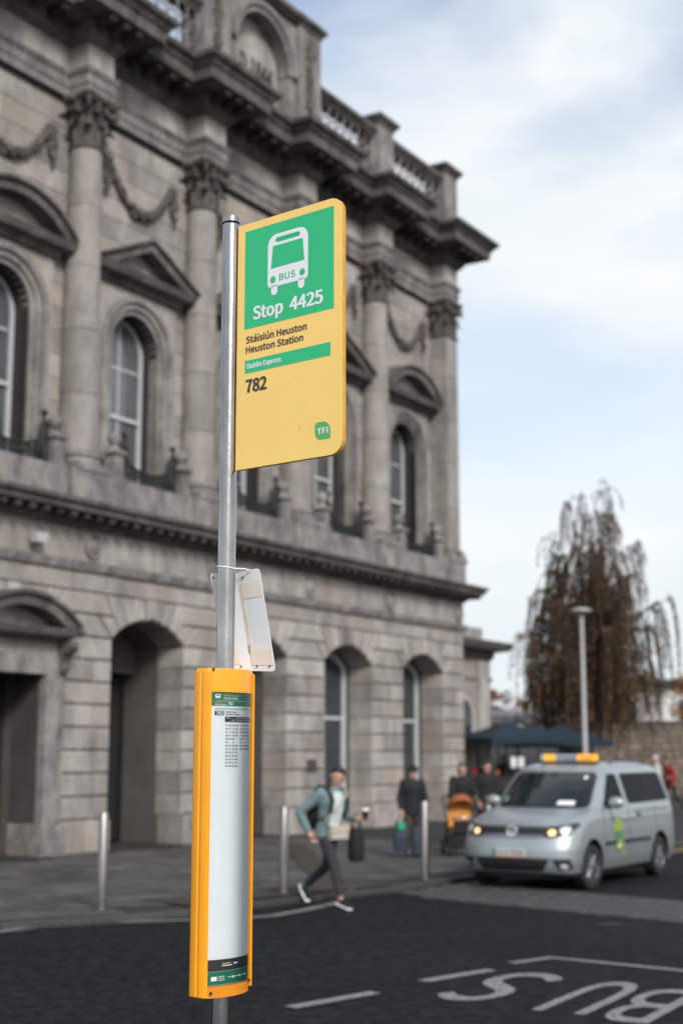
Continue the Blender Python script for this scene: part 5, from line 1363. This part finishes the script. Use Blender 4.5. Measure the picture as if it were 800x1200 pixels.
def bpack(o):
    b = MB(); 
    for (z, w, d) in ((0,0,0),): pass
    b = MB(); rows = []
    for i, (z, w, d) in enumerate(((.92, .10, .05), (.95, .15, .09), (1.1, .165, .11), (1.28, .155, .1), (1.4, .12, .075), (1.44, .06, .03))):
        for k in range(16):
            a = 2 * math.pi * k / 16; sgx, sgy = math.cos(a), math.sin(a)
            rows.append((w * math.copysign(abs(sgx) ** .6, sgx), .19 - (1.2 - z) * -.02 + d * math.copysign(abs(sgy) ** .6, sgy) - (z - .93) * .2, z))
    b.add(rows, [(i * 16 + k, i * 16 + (k + 1) % 16, (i + 1) * 16 + (k + 1) % 16, (i + 1) * 16 + k) for i in range(5) for k in range(16)]); b.add(rows[:16], [tuple(range(16))[::-1]]); b.build('pack_body', M_BLKC, o, smooth='full')
    for s in (-1, 1):
        b = MB(); b.tube([(s * .11, .12, 1.40), (s * .125, .02, 1.475), (s * .125, -.12, 1.43), (s * .13, -.22, 1.3), (s * .15, -.2, 1.16), (s * .16, -.06, 1.06), (s * .14, .1, 1.02)], .024, 8, flat=.5); b.build('shoulder_strap', M_BLKC, o, smooth='full')
place_on('backpack', bpack, wl, 'black backpack with padded straps on the back of the striding person', 'backpack')
M_CREAM = mat('cream_leather', (0.46, 0.40, 0.34), .6, var=.1, scale=20)
def xbag(o):
    b = MB(); b.T = Matrix.Translation((-.0, -.19, .90)) @ Matrix.Rotation(R(-8), 4, 'Z')
    b.prism([(-.13, -.085), (.13, -.085), (.135, .07), (.125, .085), (-.125, .085), (-.135, .07)], .04, -.04, .012); b.build('bag_body', M_CREAM, o, smooth=True)
    b = MB(); b.T = Matrix.Translation((-.0, -.19, .90)) @ Matrix.Rotation(R(-8), 4, 'Z'); b.prism([(-.132, .0), (.132, .0), (.132, .09), (-.132, .09)], -.038, -.048, .006); b.build('flap', M_CREAM, o, smooth=True)
    b = MB(); b.tube([(-.13, -.16, .96), (-.17, -.12, 1.08), (-.1, -.24, 1.2), (.05, -.26, 1.34), (.13, -.16, 1.43)], .013, 6, flat=.6); b.build('bag_strap', M_CREAM, o, smooth='full')
place_on('crossbody_bag', xbag, wl, 'small cream handbag hanging at the front of the striding person', 'handbag')
def hold(o):
    b = MB(); b.lathe([(.02, .54), (.085, .545), (.1, .58), (.105, .7), (.1, .88), (.085, .93), (.03, .94)], 20, (.26, -.24, 0)); b.build('case_body', M_BLKC, o, smooth=True)
    b = MB(); b.tube([(.18, -.24, .9), (.185, -.24, 1.04), (.25, -.24, 1.125), (.315, -.24, 1.04), (.34, -.24, .9)], .012, 6); b.build('case_handle', M_BLKC, o, smooth='full')
place_on('round_case', hold, wl, 'black cylindrical soft case carried in the hand of the striding person', 'case')
def cup(o):
    b = MB(); b.lathe([(.033, 1.06), (.042, 1.16), (.044, 1.165)], 16, (.25, -.40, 0)); b.build('cup_body', M_BLKC, o, smooth=True)
    b = MB(); b.lathe([(.046, 1.163), (.046, 1.175), (.04, 1.19), (.001, 1.19)], 16, (.25, -.40, 0)); b.build('lid', M_SWHT, o, smooth=True)
place_on('coffee_cup', cup, wl, 'takeaway cup with white lid held by the striding person', 'cup')
# man with the beanie
sj = dict(STAND); sj.update(wr_l=(.22, .2, 1.0), el_l=(.25, 0, 1.08))
mn, Jm = person('person', 'person in black jacket and beanie standing behind a bollard', (1.25, 25.6, PZ + .012), R(12), sj | {'look': (.1, 1, -.1)}, mat('black_jacket', (0.008, 0.009, 0.011), .8, var=.3, scale=6, bump=1.0, bscale=10), M_BRWN, mat('brown_shoes', (.04, .025, .015), .6), M_HAIRB, sc=.93, hat=M_BLKC, coat_len=.05, loose=1.22)
M_BLUE = mat('blue_bag', (0.0035, 0.02, 0.034), .5, var=.2, scale=8)
def carrier(x, y, z0, z1, w, dot):
    def f(o):
        b = MB(); rows = []
        for z, ww, d in ((z0, w * .8, .05), (z0 + .02, w, .07), ((z0 + z1) / 2, w * .95, .06), (z1, w * .8, .03)):
            rows += [(x - ww, y - d, z), (x + ww, y - d, z), (x + ww, y + d, z), (x - ww, y + d, z)]
        b.add(rows, [(0, 3, 2, 1)] + [(i * 4 + k, i * 4 + (k + 1) % 4, (i + 1) * 4 + (k + 1) % 4, (i + 1) * 4 + k) for i in range(3) for k in range(4)]); b.build('bag_body', M_BLUE, o)
        for yy in (-.03, .03):
            b = MB(); b.tube([(x - w * .5, y + yy, z1), (x - .01, y + yy * .4, z1 + .17), (x + .01, y + yy * .4, z1 + .17), (x + w * .5, y + yy, z1)], .006, 6); b.build('bag_handle', M_BLUE, o)
        if dot:
            b = MB(); b.T = Matrix.Translation((x, y - .067, z1 - .07)) @ Matrix.Rotation(R(90), 4, 'X'); b.lathe([(.001, .004), (.075, .004), (.075, -.01)], 18, caps=False); b.build('printed_dot', mat('green_dot', (.015, .3, .16), .5), o)
    return f
place_on('carrier_bag', carrier(-.26, -.1, .12, .66, .12, True), mn, 'tall blue carrier bag with green dot in the hand of the beanie wearer', 'bag')
place_on('carrier_bag', carrier(.1, -.17, .03, .58, .15, False), mn, 'plain dark blue carrier bag standing at the feet of the beanie wearer', 'bag')
# parent with the pushchair
pj = dict(STAND); pj.update(wr_l=(.17, .38, 1.03), el_l=(.25, .1, 1.06), wr_r=(-.17, .38, 1.03), el_r=(-.25, .1, 1.06))
pw, Jp = person('person', 'person in black coat pushing a pushchair beside the building corner', (2.24, 27.0, PZ + .012), R(8), pj | {'look': (.1, 1, -.15)}, M_BLKC, M_JEAN, M_BLKC, mat('brown_hair', (.10, .06, .035), .5, var=.2, scale=30), sc=.95, coat_len=.1)
PC = empty('pushchair', (2.14, 26.1, PZ + .012), R(8)); tag(PC, 'black pushchair with orange hood and seat', 'pushchair')
M_ORNG = mat('orange_fabric', (0.30, 0.095, 0.02), .75, var=.15, scale=14)
M_ORNI = mat('orange_lining', (0.62, 0.27, 0.05), .75, var=.15, scale=14)
b = MB(); n = 12; vs = []
for i in range(7):
    a = math.pi * .62 * i / 6
    for k in range(n + 1):
        t_ = math.pi * k / n; vs.append((.24 * math.cos(t_), .1 - .26 * math.cos(a) * math.sin(t_) ** .8 * 1.0, .78 + .24 * math.sin(t_) * (.55 + .45 * math.sin(a + .6)) + .06 * math.sin(a)))
b.add(vs, [(i * (n + 1) + k, i * (n + 1) + k + 1, (i + 1) * (n + 1) + k + 1, (i + 1) * (n + 1) + k) for i in range(6) for k in range(n)]); b.build('hood', M_ORNG, PC, smooth='full')
b = MB(); b.prism([(-.2, .5), (.2, .5), (.21, .85), (.15, .98), (-.15, .98), (-.21, .85)], .16, .12, .01); b.build('seat_back', M_ORNI, PC)
b = MB(); b.prism([(-.2, .42), (.2, .42), (.2, .5), (-.2, .5)], .14, -.22, .02); b.build('seat', M_ORNI, PC)
b = MB(); b.prism([(-.2, .40), (.2, .40), (.19, .62), (-.19, .62)], -.23, -.27, .02); b.build('leg_cover', M_BLKC, PC)
b = MB(); b.prism([(-.21, .12), (.21, .12), (.23, .36), (-.23, .36)], .25, -.22, .02); b.build('basket', M_BLKC, PC)
for s in (-1, 1):
    b = MB(); b.tube([(s * .25, .38, 1.03), (s * .25, .2, .75), (s * .25, -.05, .42), (s * .25, -.3, .14)], .014, 8); b.tube([(s * .251, .3, .14), (s * .251, .05, .5), (s * .251, -.1, .62)], .013, 8); b.build('frame_tube', M_IRON, PC, smooth='full')
    for yy, r in ((-.3, .09), (.3, .11)):
        w = empty('wheel', (s * .27, yy, r)); w.parent = PC
        b = MB(); b.T = Matrix.Rotation(R(90), 4, 'Y'); b.lathe([(r * .72, -.02), (r, -.022), (r, .022), (r * .72, .02)], 18); b.build('tyre', M_TYRE, w, smooth=True)
        b = MB(); b.T = Matrix.Rotation(R(90), 4, 'Y'); b.lathe([(.001, -.024), (r * .5, -.026), (r * .5, .026), (.001, .024)], 14, caps=False); b.build('hub', M_RIM, w, smooth=True)
b = MB(); b.tube([(-.25, .38, 1.03), (0, .4, 1.04), (.25, .38, 1.03)], .016, 8); b.build('handlebar', M_BLKC, PC, smooth='full')
b = MB(); b.tube([(-.2, -.15, .64), (-.15, -.27, .66), (.15, -.27, .66), (.2, -.15, .64)], .018, 8); b.build('bumper_bar', M_CHR, PC, smooth='full')
# two people far off by the rubble wall
M_RED = mat('red_jacket', (0.28, 0.02, 0.015), .7, var=.2, scale=8); M_ORJ = mat('pale_coat', (0.5, 0.5, 0.49), .7, var=.1)
ZP = PZ + .001
sj2 = dict(WALK)
person('person', 'distant person in red jacket walking beside the rubble wall', (10.35, 45.6, PZ), R(-60), sj2, M_RED, M_JEAN, M_BLKC, M_HAIRB, sc=1.0, fingers=False)
person('person', 'distant person in pale hooded coat behind the one in red', (10.2, 46.8, PZ), R(-100), STAND, M_ORJ, M_JEAN, M_BLKC, M_HAIRB, sc=1.02, hat=M_ORJ, fingers=False)

# ------------------------------------------------------------------ lamp post
LP = empty('lamp_post', (6.75, 40.0, PZ)); tag(LP, 'tall grey lamp post with flat disc head in front of the willow', 'lamp post')
M_LPG = mat('grey_lamp_paint', (0.42, 0.41, 0.42), .45, var=.05)
b = MB(); b.lathe([(.10, 0), (.10, 1.0), (.085, 1.05), (.07, 1.1), (.055, 5.6)], 16); b.build('pole', M_LPG, LP, smooth=True)
b = MB(); b.lathe([(.055, 5.6), (.08, 5.66), (.26, 5.74), (.29, 5.77), (.28, 5.81), (.16, 5.85), (.001, 5.86)], 24); b.build('lamp_head', M_LPG, LP, smooth=True)
b = MB(); b.lathe([(.24, 5.725), (.09, 5.66)], 24, caps=False); b.build('diffuser', mat('lamp_diffuser', (.5, .5, .5), .3), LP, smooth=True)

# ------------------------------------------------------------------ trees
M_BARK = mat('willow_bark', (0.07, 0.055, 0.042), .95, var=.3, scale=5, bump=.6, bscale=15)
M_WL1 = mat('willow_leaf_brown', (0.095, 0.052, 0.022), .8, var=.25, scale=1.2); M_WL2 = mat('willow_leaf_dark', (0.032, 0.021, 0.011), .8, var=.25, scale=1.2); M_WL3 = mat('willow_leaf_rust', (0.15, 0.078, 0.028), .8, var=.2, scale=1.2)
def willow(loc):
    rg = random.Random(11); T = empty('willow_tree', loc); tag(T, 'tall weeping willow with brown autumn leaves behind the taxi', 'tree')
    trunk = MB(); wood = MB()
    trunk.tube([(0, 0, 0), (.05, 0, 1.0), (-.05, .05, 2.2), (.1, 0, 3.2)], [.34, .27, .24, .2], 12); trunk.build('trunk', M_BARK, T, smooth=True)
    rm = [(3.5, 1.8), (5, 2.8), (6.2, 3.0), (7.2, 3.0), (8.2, 2.5), (9.4, 1.7), (10.4, 1.1), (11.2, .5)]
    tips = []
    for i in range(40):
        a = 2 * math.pi * i / 40 * 7 + rg.uniform(-.3, .3); zt = 4.6 + 6.4 * (i / 39) ** 1.15; r = interp(rm, zt) * rg.uniform(.55, .92)
        ex = math.cos(a) * r + .2; ey = math.sin(a) * r
        pts = []
        for k in range(8):
            t_ = k / 7; h = 2.6 + (zt - 2.6) * (1 - (1 - t_) ** 1.7); s_ = t_ ** 1.5
            pts.append((.05 + ex * s_ + rg.uniform(-.06, .06), ey * s_ + rg.uniform(-.06, .06), h))
        r0 = .10 - .05 * i / 39
        wood.tube(pts, [max(.012, r0 * (1 - .85 * k / 7)) for k in range(8)], 6)
        tips.append(pts)
    wood.build('limbs', M_BARK, T, smooth=True)
    cr_ = MB(); tw = MB()
    n = 0
    while n < 1080:
        pts = rg.choice(tips); k = rg.choice((3, 4, 5, 5, 6, 6, 7, 7)); p = Vector(pts[k]) + Vector((rg.gauss(0, .12), rg.gauss(0, .12), rg.gauss(0, .1)))
        a = math.atan2(p.y, p.x) + rg.gauss(0, .7); out = rg.uniform(.15, .65) * (1.0 if p.z > 5 else .7)
        ln = rg.uniform(1.0, 3.4) * (.55 if p.z > 9 else 1) * (.75 if p.z > 8 else 1)
        if p.z > 8.8 and rg.random() < .4: continue
        if abs(p.x + math.cos(a) * out - .1) > 3.05: continue
        ln = min(ln, p.z - rg.uniform(1.6, 3.4))
        if p.x + math.cos(a) * out < -1.2 and p.z < 6.5 and rg.random() < .5: ln *= .5
        if ln < .5: continue
        rise = rg.uniform(.1, .35); n += 1; sp = []
        for i in range(9):
            t_ = i / 8; xo = out * (1 - (1 - t_) ** 3); zz = rise * math.sin(math.pi * min(1, t_ * 2.4)) * (1 - t_) - ln * t_ ** 1.4
            sp.append(p + Vector((math.cos(a) * xo + rg.uniform(-.015, .015), math.sin(a) * xo, zz)))
        tw.tube(sp, [.010, .009, .008, .007, .006, .006, .005, .004, .003], 3)
        cr_.cur = rg.choice((0, 0, 1, 1, 2))
        m_ = int(ln * 30)
        for q in range(m_):
            t_ = (q + rg.random()) / m_; f_ = t_ * 8; i = min(7, int(f_)); c_ = sp[i].lerp(sp[i + 1], f_ - i)
            if rg.random() < .1 + .2 * (1 - t_): continue
            b_ = rg.uniform(0, 6.28); d = Vector((math.cos(b_) * .5, math.sin(b_) * .5, -rg.uniform(.6, 1.2))).normalized(); l = rg.uniform(.12, .24); w = Vector((-math.sin(b_), math.cos(b_), 0)) * rg.uniform(.016, .03)
            e = c_ + d * l; mdp = c_ + d * l * .45
            cr_.add([c_, mdp + w, e, mdp - w], [(0, 1, 2, 3)])
    tw.build('twigs', M_BARK, T, fix=False)['kind'] = 'stuff'
    cr_.build('crown', [M_WL1, M_WL2, M_WL3], T, fix=False)['kind'] = 'stuff'
    return T
willow((8.55, 50.0, PZ))
def leafy(name, label, loc, h, rw, m1, m2, seed, nl=2600, ls=.22, trunk_h=.35, group=None, cat='tree'):
    rg = random.Random(seed); T = empty(name, loc); tag(T, label, cat, group)
    b = MB(); b.tube([(0, 0, 0), (rg.uniform(-.1, .1), 0, h * trunk_h), (rg.uniform(-.2, .2), .1, h * .7)], [h * .03, h * .022, h * .008], 8)
    for i in range(7):
        a = rg.uniform(0, 6.28); z = h * rg.uniform(trunk_h, .65); b.tube([(0, 0, z), (math.cos(a) * rw * .4, math.sin(a) * rw * .4, z + h * .12), (math.cos(a) * rw * .75, math.sin(a) * rw * .75, z + h * .18)], [h * .012, h * .008, h * .003], 5)
    b.build('trunk', M_BARK, T, smooth=True)
    c = MB(); cl = []
    for i in range(26):
        a = rg.uniform(0, 6.28); z = rg.uniform(-1, 1); r = math.sqrt(1 - z * z) * rg.uniform(.4, .95); cl.append((math.cos(a) * r * rw, math.sin(a) * r * rw, h * (.5 + trunk_h * .5) + z * h * (.5 - trunk_h * .5) * .9, rg.uniform(.22, .42) * rw))
    for i in range(nl):
        x, y, z, r = rg.choice(cl); d = Vector((rg.gauss(0, 1), rg.gauss(0, 1), rg.gauss(0, 1))).normalized() * r * rg.random() ** .4
        p = Vector((x, y, z)) + d; c.cur = 0 if rg.random() < .6 else 1
        u = Vector((rg.gauss(0, 1), rg.gauss(0, 1), rg.gauss(0, .6))).normalized(); v = u.cross(Vector((rg.gauss(0, 1), rg.gauss(0, 1), rg.gauss(0, 1)))).normalized(); s = ls * rg.uniform(.6, 1.2)
        c.add([p, p + u * s * .5 + v * s * .28, p + u * s, p + u * s * .5 - v * s * .28], [(0, 1, 2, 3)])
    c.build('crown', [m1, m2], T, fix=False)['kind'] = 'stuff'
    return T
M_OR1 = mat('orange_leaf', (0.26, 0.10, 0.025), .8, var=.2, scale=1); M_OR2 = mat('tan_leaf', (0.16, 0.08, 0.028), .8, var=.2, scale=1)
M_EG1 = mat('evergreen_leaf', (0.016, 0.022, 0.014), .8, var=.2, scale=1); M_EG2 = mat('evergreen_dark_leaf', (0.008, 0.012, 0.008), .8, var=.2, scale=1)
M_RU1 = mat('russet_leaf', (0.20, 0.055, 0.02), .8, var=.2, scale=1); M_OL1 = mat('olive_leaf', (0.09, 0.075, 0.03), .8, var=.2, scale=1)
leafy('evergreen_tree', 'dark evergreen seen through the willow strands', (8.6, 57, PZ), 5.2, 1.3, M_EG1, M_EG2, 31, 2600, .25, .12)
leafy('orange_tree', 'small orange leaved tree in front of the white house', (17.2, 70, PZ), 5.6, 1.4, M_OR1, M_OR2, 32, 900, .25, .4)
# hill and its autumn trees
hb = MB(); vs = []
for i in range(25):
    for j in range(9):
        x = -30 + i * 7.5; y = 210 + j * 20; z = -.5 + 13.0 * math.sin(math.pi * min(1, j / 10 + .08)) * (.75 + .25 * math.sin(x * .05 + 1)) ; vs.append((x, y, z if j else -.5))
hb.add(vs, [(i * 9 + j, (i + 1) * 9 + j, (i + 1) * 9 + j + 1, i * 9 + j + 1) for i in range(24) for j in range(8)])
hl_ = hb.build('hill', mat('autumn_hill', (0.12, 0.08, 0.035), .95, col2=(0.07, 0.06, 0.03), scale=.15), None, smooth='full'); hl_['kind'] = 'structure'
hc = [('leftmost tree on the far hill, orange', 22.5, 255, 1), ('russet tree second from the left on the far hill', 26, 250, 2), ('olive tree on the far hill behind the blue parasols', 29.5, 262, 3), ('orange tree on the far hill nearest the willow', 33, 248, 1), ('russet tree on the far hill behind the willow', 38, 256, 2), ('olive tree on the far hill right of the willow trunk', 45, 252, 3), ('orange tree on the far hill behind the lamp post', 42, 262, 1)]
for i, (lb, x, y, kd) in enumerate(hc):
    ms = {1: (M_OR1, M_OR2), 2: (M_RU1, M_OR2), 3: (M_OL1, M_OR2)}[kd]
    leafy('hill_tree', lb, (x, y, 4.2 + .02 * i), 8.5, 2.7, ms[0], ms[1], 60 + i, 900, .8, .2, 'autumn trees on the far hill')

# ------------------------------------------------------------------ buildings and wall beyond
def house(name, label, x0, x1, y, dpt, z1, wallm, roofm, wins, roof='gable', ov=.3, rise=1.8):
    H = empty(name, ((x0 + x1) / 2, y, PZ if y < 140 else 0)); tag(H, label, 'building'); hw = (x1 - x0) / 2
    b = MB(); b.box(-hw, hw, 0, dpt, 0, z1); b.build('wall', wallm, H)
    b = MB()
    if roof == 'flat': b.box(-hw - ov, hw + ov, -ov, dpt + ov, z1 + .004, z1 + .3)
    else:
        b.add([(-hw - ov, -ov, z1), (hw + ov, -ov, z1), (hw + ov, dpt / 2, z1 + rise), (-hw - ov, dpt / 2, z1 + rise), (-hw - ov, dpt + ov, z1), (hw + ov, dpt + ov, z1)], [(0, 1, 2, 3), (3, 2, 5, 4), (0, 3, 4), (1, 5, 2), (0, 4, 5, 1)])
    b.build('roof', roofm, H)
    for (wx, wz, ww, wh) in wins:
        b = MB(); b.box(wx - ww / 2 - .08, wx + ww / 2 + .08, -.05, .0, wz - .08, wz + wh + .08); wo_ = b.build('window', M_WHITEP, H)
        b = MB(); b.add([(wx - ww / 2, -.055, wz), (wx + ww / 2, -.055, wz), (wx + ww / 2, -.055, wz + wh), (wx - ww / 2, -.055, wz + wh)], [(0, 1, 2, 3)]); b.build('pane', M_GLASS, wo_)
    return H
M_WRND = mat('white_render', (0.62, 0.61, 0.59), .8, var=.08, scale=1); M_SLATE = mat('slate_roof', (0.045, 0.043, 0.045), .7, var=.2, scale=2); M_GRND = mat('grey_render', (0.24, 0.235, 0.24), .8, var=.1, scale=1); M_TAN = mat('tan_render', (0.3, 0.26, 0.22), .8, var=.1, scale=1)
house('white_house', 'low white building with dark flat roof behind the rubble wall', 11.5, 34, 75, 9, 5.35, M_WRND, M_SLATE, [(-8, 3.4, 1.3, 1.2), (-4.5, 3.4, 1.3, 1.2), (-1, 3.4, 1.3, 1.2), (3, 3.4, 1.3, 1.2), (7, 3.4, 1.3, 1.2)], 'flat', .5)
house('grey_house', 'grey pitched roof house between the station wing and the willow', 12.0, 20.5, 128, 9, 3.4, M_GRND, mat('pale_slate', (0.15, 0.15, 0.16), .7, var=.15, scale=2), [(-2.5, 1.2, 1.2, 1.3), (0, 1.2, 1.2, 1.3), (2.5, 1.2, 1.2, 1.3)], rise=2.4)
house('tan_house', 'tan rendered house behind the blue parasols', 7.3, 12.2, 88, 8, 3.5, M_TAN, M_SLATE, [(-1.4, 1.2, 1.0, 1.2), (1.2, 1.2, 1.0, 1.2)], rise=.8)
house('far_house', 'long grey house far off behind the willow and white building', 20, 60, 140, 10, 4.5, M_GRND, M_SLATE, [(-16 + 4 * i, 2.0, 1.2, 1.4) for i in range(9)], rise=2)
RW = empty('rubble_wall', (6.5, 62.0, PZ)); tag(RW, 'long rubble stone wall behind the willow and the taxi', 'wall')
M_RUB = mat('rubble_stone', (0.17, 0.135, 0.105), .9, var=.25, scale=2.5, bump=.5, bscale=10, rand=.3)
b = MB(); b.box(0, 60, 0, .6, 0, 3.1); b.build('wall_core', mat('lime_mortar', (0.14, 0.115, 0.095), .95, var=.15), RW)
b = MB(); b.box(-.05, 60.05, -.1, .7, 3.1, 3.22); b.build('coping', mat('coping_stone', (.12, .1, .09), .9, var=.3), RW)
rg = random.Random(4); cnt = 0; z = .05
shapes = []
for i in range(8):
    b = MB(); n = 7; pl_ = []
    for k in range(n): a = 2 * math.pi * (k + .5) / n + rg.uniform(-.12, .12); pl_.append((.5 * math.copysign(min(1, abs(math.cos(a)) * 1.15), math.cos(a)), .5 * math.copysign(min(1, abs(math.sin(a)) * 1.15), math.sin(a))))
    b.prism(pl_, .1, -.04 - rg.random() * .04, .03); shapes.append(b.mesh('rubble', M_RUB, fix=True))
while z < 2.9 and cnt < 295:
    h = rg.uniform(.22, .34); x = .2
    while x < 10.5 and cnt < 295:
        w = rg.uniform(.3, .65); o = link('rubble', rg.choice(shapes), RW, (x + w / 2, 0, z + h / 2)); o.scale = (w * .96, 1, h * .94); x += w; cnt += 1
    z += h

# ------------------------------------------------------------------ pavement cafe under blue parasols
M_PBLU = mat('blue_canvas', (0.003, 0.017, 0.031), .75, var=.2, scale=3); M_PBL2 = M_PBLU
def parasol(loc, r, z0, z1, label, rz):
    o = empty('parasol', loc, rz); tag(o, label, 'parasol', 'blue cafe parasols')
    for i in range(4):
        a0, a1 = math.pi / 4 + i * math.pi / 2, math.pi / 4 + (i + 1) * math.pi / 2; b = MB(); c0 = (r * math.cos(a0) * 1.41, r * math.sin(a0) * 1.41, z0); c1 = (r * math.cos(a1) * 1.41, r * math.sin(a1) * 1.41, z0)
        am = (a0 + a1) / 2; mdl = ((c0[0] + c1[0]) / 2 * .97, (c0[1] + c1[1]) / 2 * .97, z0 + .03)
        hf = lambda p: (p[0] * .5, p[1] * .5, z0 + (z1 - z0) * .45)
        b.add([(0, 0, z1), hf(c0), hf(mdl), hf(c1), c0, mdl, c1, (c0[0], c0[1], z0 - .18), (mdl[0], mdl[1], z0 - .16), (c1[0], c1[1], z0 - .18)], [(0, 1, 2), (0, 2, 3), (1, 4, 5, 2), (2, 5, 6, 3), (4, 7, 8, 5), (5, 8, 9, 6)]); b.build('canopy_panel', M_PBLU, o)
    b = MB(); b.tube([(0, 0, 0), (0, 0, z1 + .05)], .035, 8); b.ball((0, 0, z1 + .06), .05, 8, 6); b.build('pole', M_IRON, o, smooth=True)
    b = MB(); b.box(-.35, .35, -.35, .35, 0, .08); b.build('base', M_IRON, o)
    for i in range(4):
        a0 = math.pi / 4 + i * math.pi / 2; b = MB(); b.tube([(0, 0, z1 - .04), (r * 1.4 * math.cos(a0), r * 1.4 * math.sin(a0), z0 - .02)], .012, 5); b.build('rib', M_IRON, o)
    return o
parasol((4.9, 43.0, PZ), 1.25, 2.25, 2.75, 'blue parasol nearest the station corner', R(25))
parasol((5.5, 45.2, PZ), 1.25, 2.3, 2.9, 'highest blue parasol, with a round orange badge', R(20))
parasol((7.0, 46.2, PZ), 1.2, 2.2, 2.7, 'blue parasol behind the taxi roof sign', R(30))
bd = MB(); bd.T = Matrix.Translation((5.5 - .05, 44.1, 2.62)) @ Matrix.Rotation(R(52), 4, 'X'); bd.lathe([(.001, .02), (.16, .02), (.16, 0)], 20, caps=False); o = bd.build('parasol_badge', mat('badge_orange', (.35, .2, .12), .6), None)
o.parent = bpy.data.objects['parasol.001']; o.matrix_parent_inverse = Matrix.Translation((5.5, 45.2, PZ)).inverted() if False else Matrix()
o.data.transform(Matrix.Rotation(-R(20), 4, 'Z') @ Matrix.Translation((-5.5, -45.2, -PZ)))
KS = empty('cafe_kiosk', (7.6, 49.0, PZ), R(10)); tag(KS, 'dark timber cafe kiosk with glazed front under the blue parasols', 'kiosk')
M_KD = mat('dark_timber', (0.018, 0.016, 0.015), .7, var=.3, scale=6)
b = MB(); b.box(-3.2, -.2, 0, 2.2, 0, 2.35); b.build('cabin', M_KD, KS)
b = MB(); b.box(-3.35, -.05, -.3, 2.3, 2.354, 2.48); b.build('roof', M_KD, KS)
for i in range(4):
    b = MB(); b.box(-3.05 + i * .72, -2.45 + i * .72, -.03, 0, .95, 2.0); b.build('window', M_GLASS, KS)
b = MB(); b.box(-1.95, -1.5, -.08, -.035, 1.35, 1.7); b.build('menu_board', M_SWHT, KS)
def lantern(loc, label, col):
    o = empty('lantern', loc); tag(o, label, 'lantern', 'small cafe lanterns'); m_ = mat('lantern_' + label.split()[1], col, .4, emit=.25)
    b = MB(); b.lathe([(.02, -.09), (.05, -.06), (.06, 0), (.05, .06), (.02, .09)], 12); b.build('globe', m_, o, smooth=True)
    b = MB(); b.tube([(0, 0, .09), (0, 0, .9)], .008, 5); b.tube([(-.04, 0, .09), (.04, 0, .09)], .015, 6); b.build('hanger', M_IRON, o)
lantern((4.02, 43.4, 1.36), 'small red lantern hanging under the parasol nearest the station', (.55, .01, .01))
lantern((4.7, 43.6, 1.30), 'small orange lantern hanging under the middle parasol', (.6, .16, .03))
def cafe_set(x, y, rz, i):
    t_ = empty('cafe_table', (x, y, PZ), rz); tag(t_, ('round dark cafe table nearest the station corner', 'round dark cafe table behind the taxi windscreen')[i], 'table', 'cafe tables')
    b = MB(); b.lathe([(.001, .72), (.34, .72), (.35, .735), (.34, .75), (.001, .75)], 20, caps=False); b.build('table_top', M_KD, t_, smooth=True)
    b = MB(); b.lathe([(.22, 0), (.2, .03), (.03, .06), (.03, .72)], 14); b.build('pedestal', M_IRON, t_, smooth=True)
    for s in (-1, 1):
        c_ = empty('cafe_chair', (x + s * .6 * math.cos(rz), y + s * .6 * math.sin(rz), PZ), rz + (0 if s > 0 else math.pi)); tag(c_, ('dark cafe chair ' + ('right' if s > 0 else 'left') + ' of the ' + ('table by the station corner', 'table behind the taxi')[i]), 'chair', 'cafe chairs')
        b = MB(); b.box(-.2, .2, -.2, .2, .43, .46); b.build('seat', M_KD, c_)
        b = MB(); b.box(.18, .21, -.2, .2, .62, .9); b.build('backrest', M_KD, c_)
        for lx in (-.18, .18):
            for ly in (-.18, .18):
                b = MB(); b.tube([(lx, ly, 0), (lx, ly, .43 if lx < 0 else .9)], .013, 6); b.build('leg', M_IRON, c_)
cafe_set(4.75, 42.0, R(35), 0); cafe_set(6.3, 43.6, R(10), 1)
person('person', 'person in long black coat standing behind the pushchair group', (2.95, 29.5, PZ), R(25), STAND, M_BLKC, M_BLKC, M_BLKC, M_HAIRB, sc=.97, coat_len=.2)
for i, (x, y, rz, lb) in enumerate(((4.3, 41.6, 35, 'black canvas windbreak nearest the station corner'), (5.9, 42.6, 25, 'black canvas windbreak behind the taxi mirror'))):
    o = empty('windbreak', (x, y, PZ), R(rz)); tag(o, lb, 'windbreak', 'cafe windbreaks')
    b = MB(); b.prism([(-.8, .15), (.8, .15), (.8, 1.15), (-.8, 1.15)], .012, -.012, .004); b.build('canvas', M_KD, o)
    for s in (-1, 1):
        b = MB(); b.tube([(s * .82, 0, 0), (s * .82, 0, 1.25)], .02, 8); b.build('post', M_IRON, o, smooth=True)
        b = MB(); b.lathe([(.16, 0), (.16, .03), (.03, .04)], 14, (s * .82, 0, 0)); b.build('foot', M_IRON, o, smooth=True)
    b = MB(); b.tube([(-.82, 0, 1.2), (.82, 0, 1.2)], .014, 6); b.build('top_rail', M_IRON, o, smooth=True)
person('person', 'person in dark clothes standing under the parasol nearest the station', (4.25, 44.3, PZ), R(30), STAND, M_BLKC, M_JEAN, M_BLKC, M_HAIRB, fingers=False)
person('person', 'person in charcoal top standing by the kiosk window', (5.2, 46.5, PZ), R(-20), STAND, M_JEAN, M_BLKC, M_BLKC, M_HAIRB, sc=1.03, fingers=False)
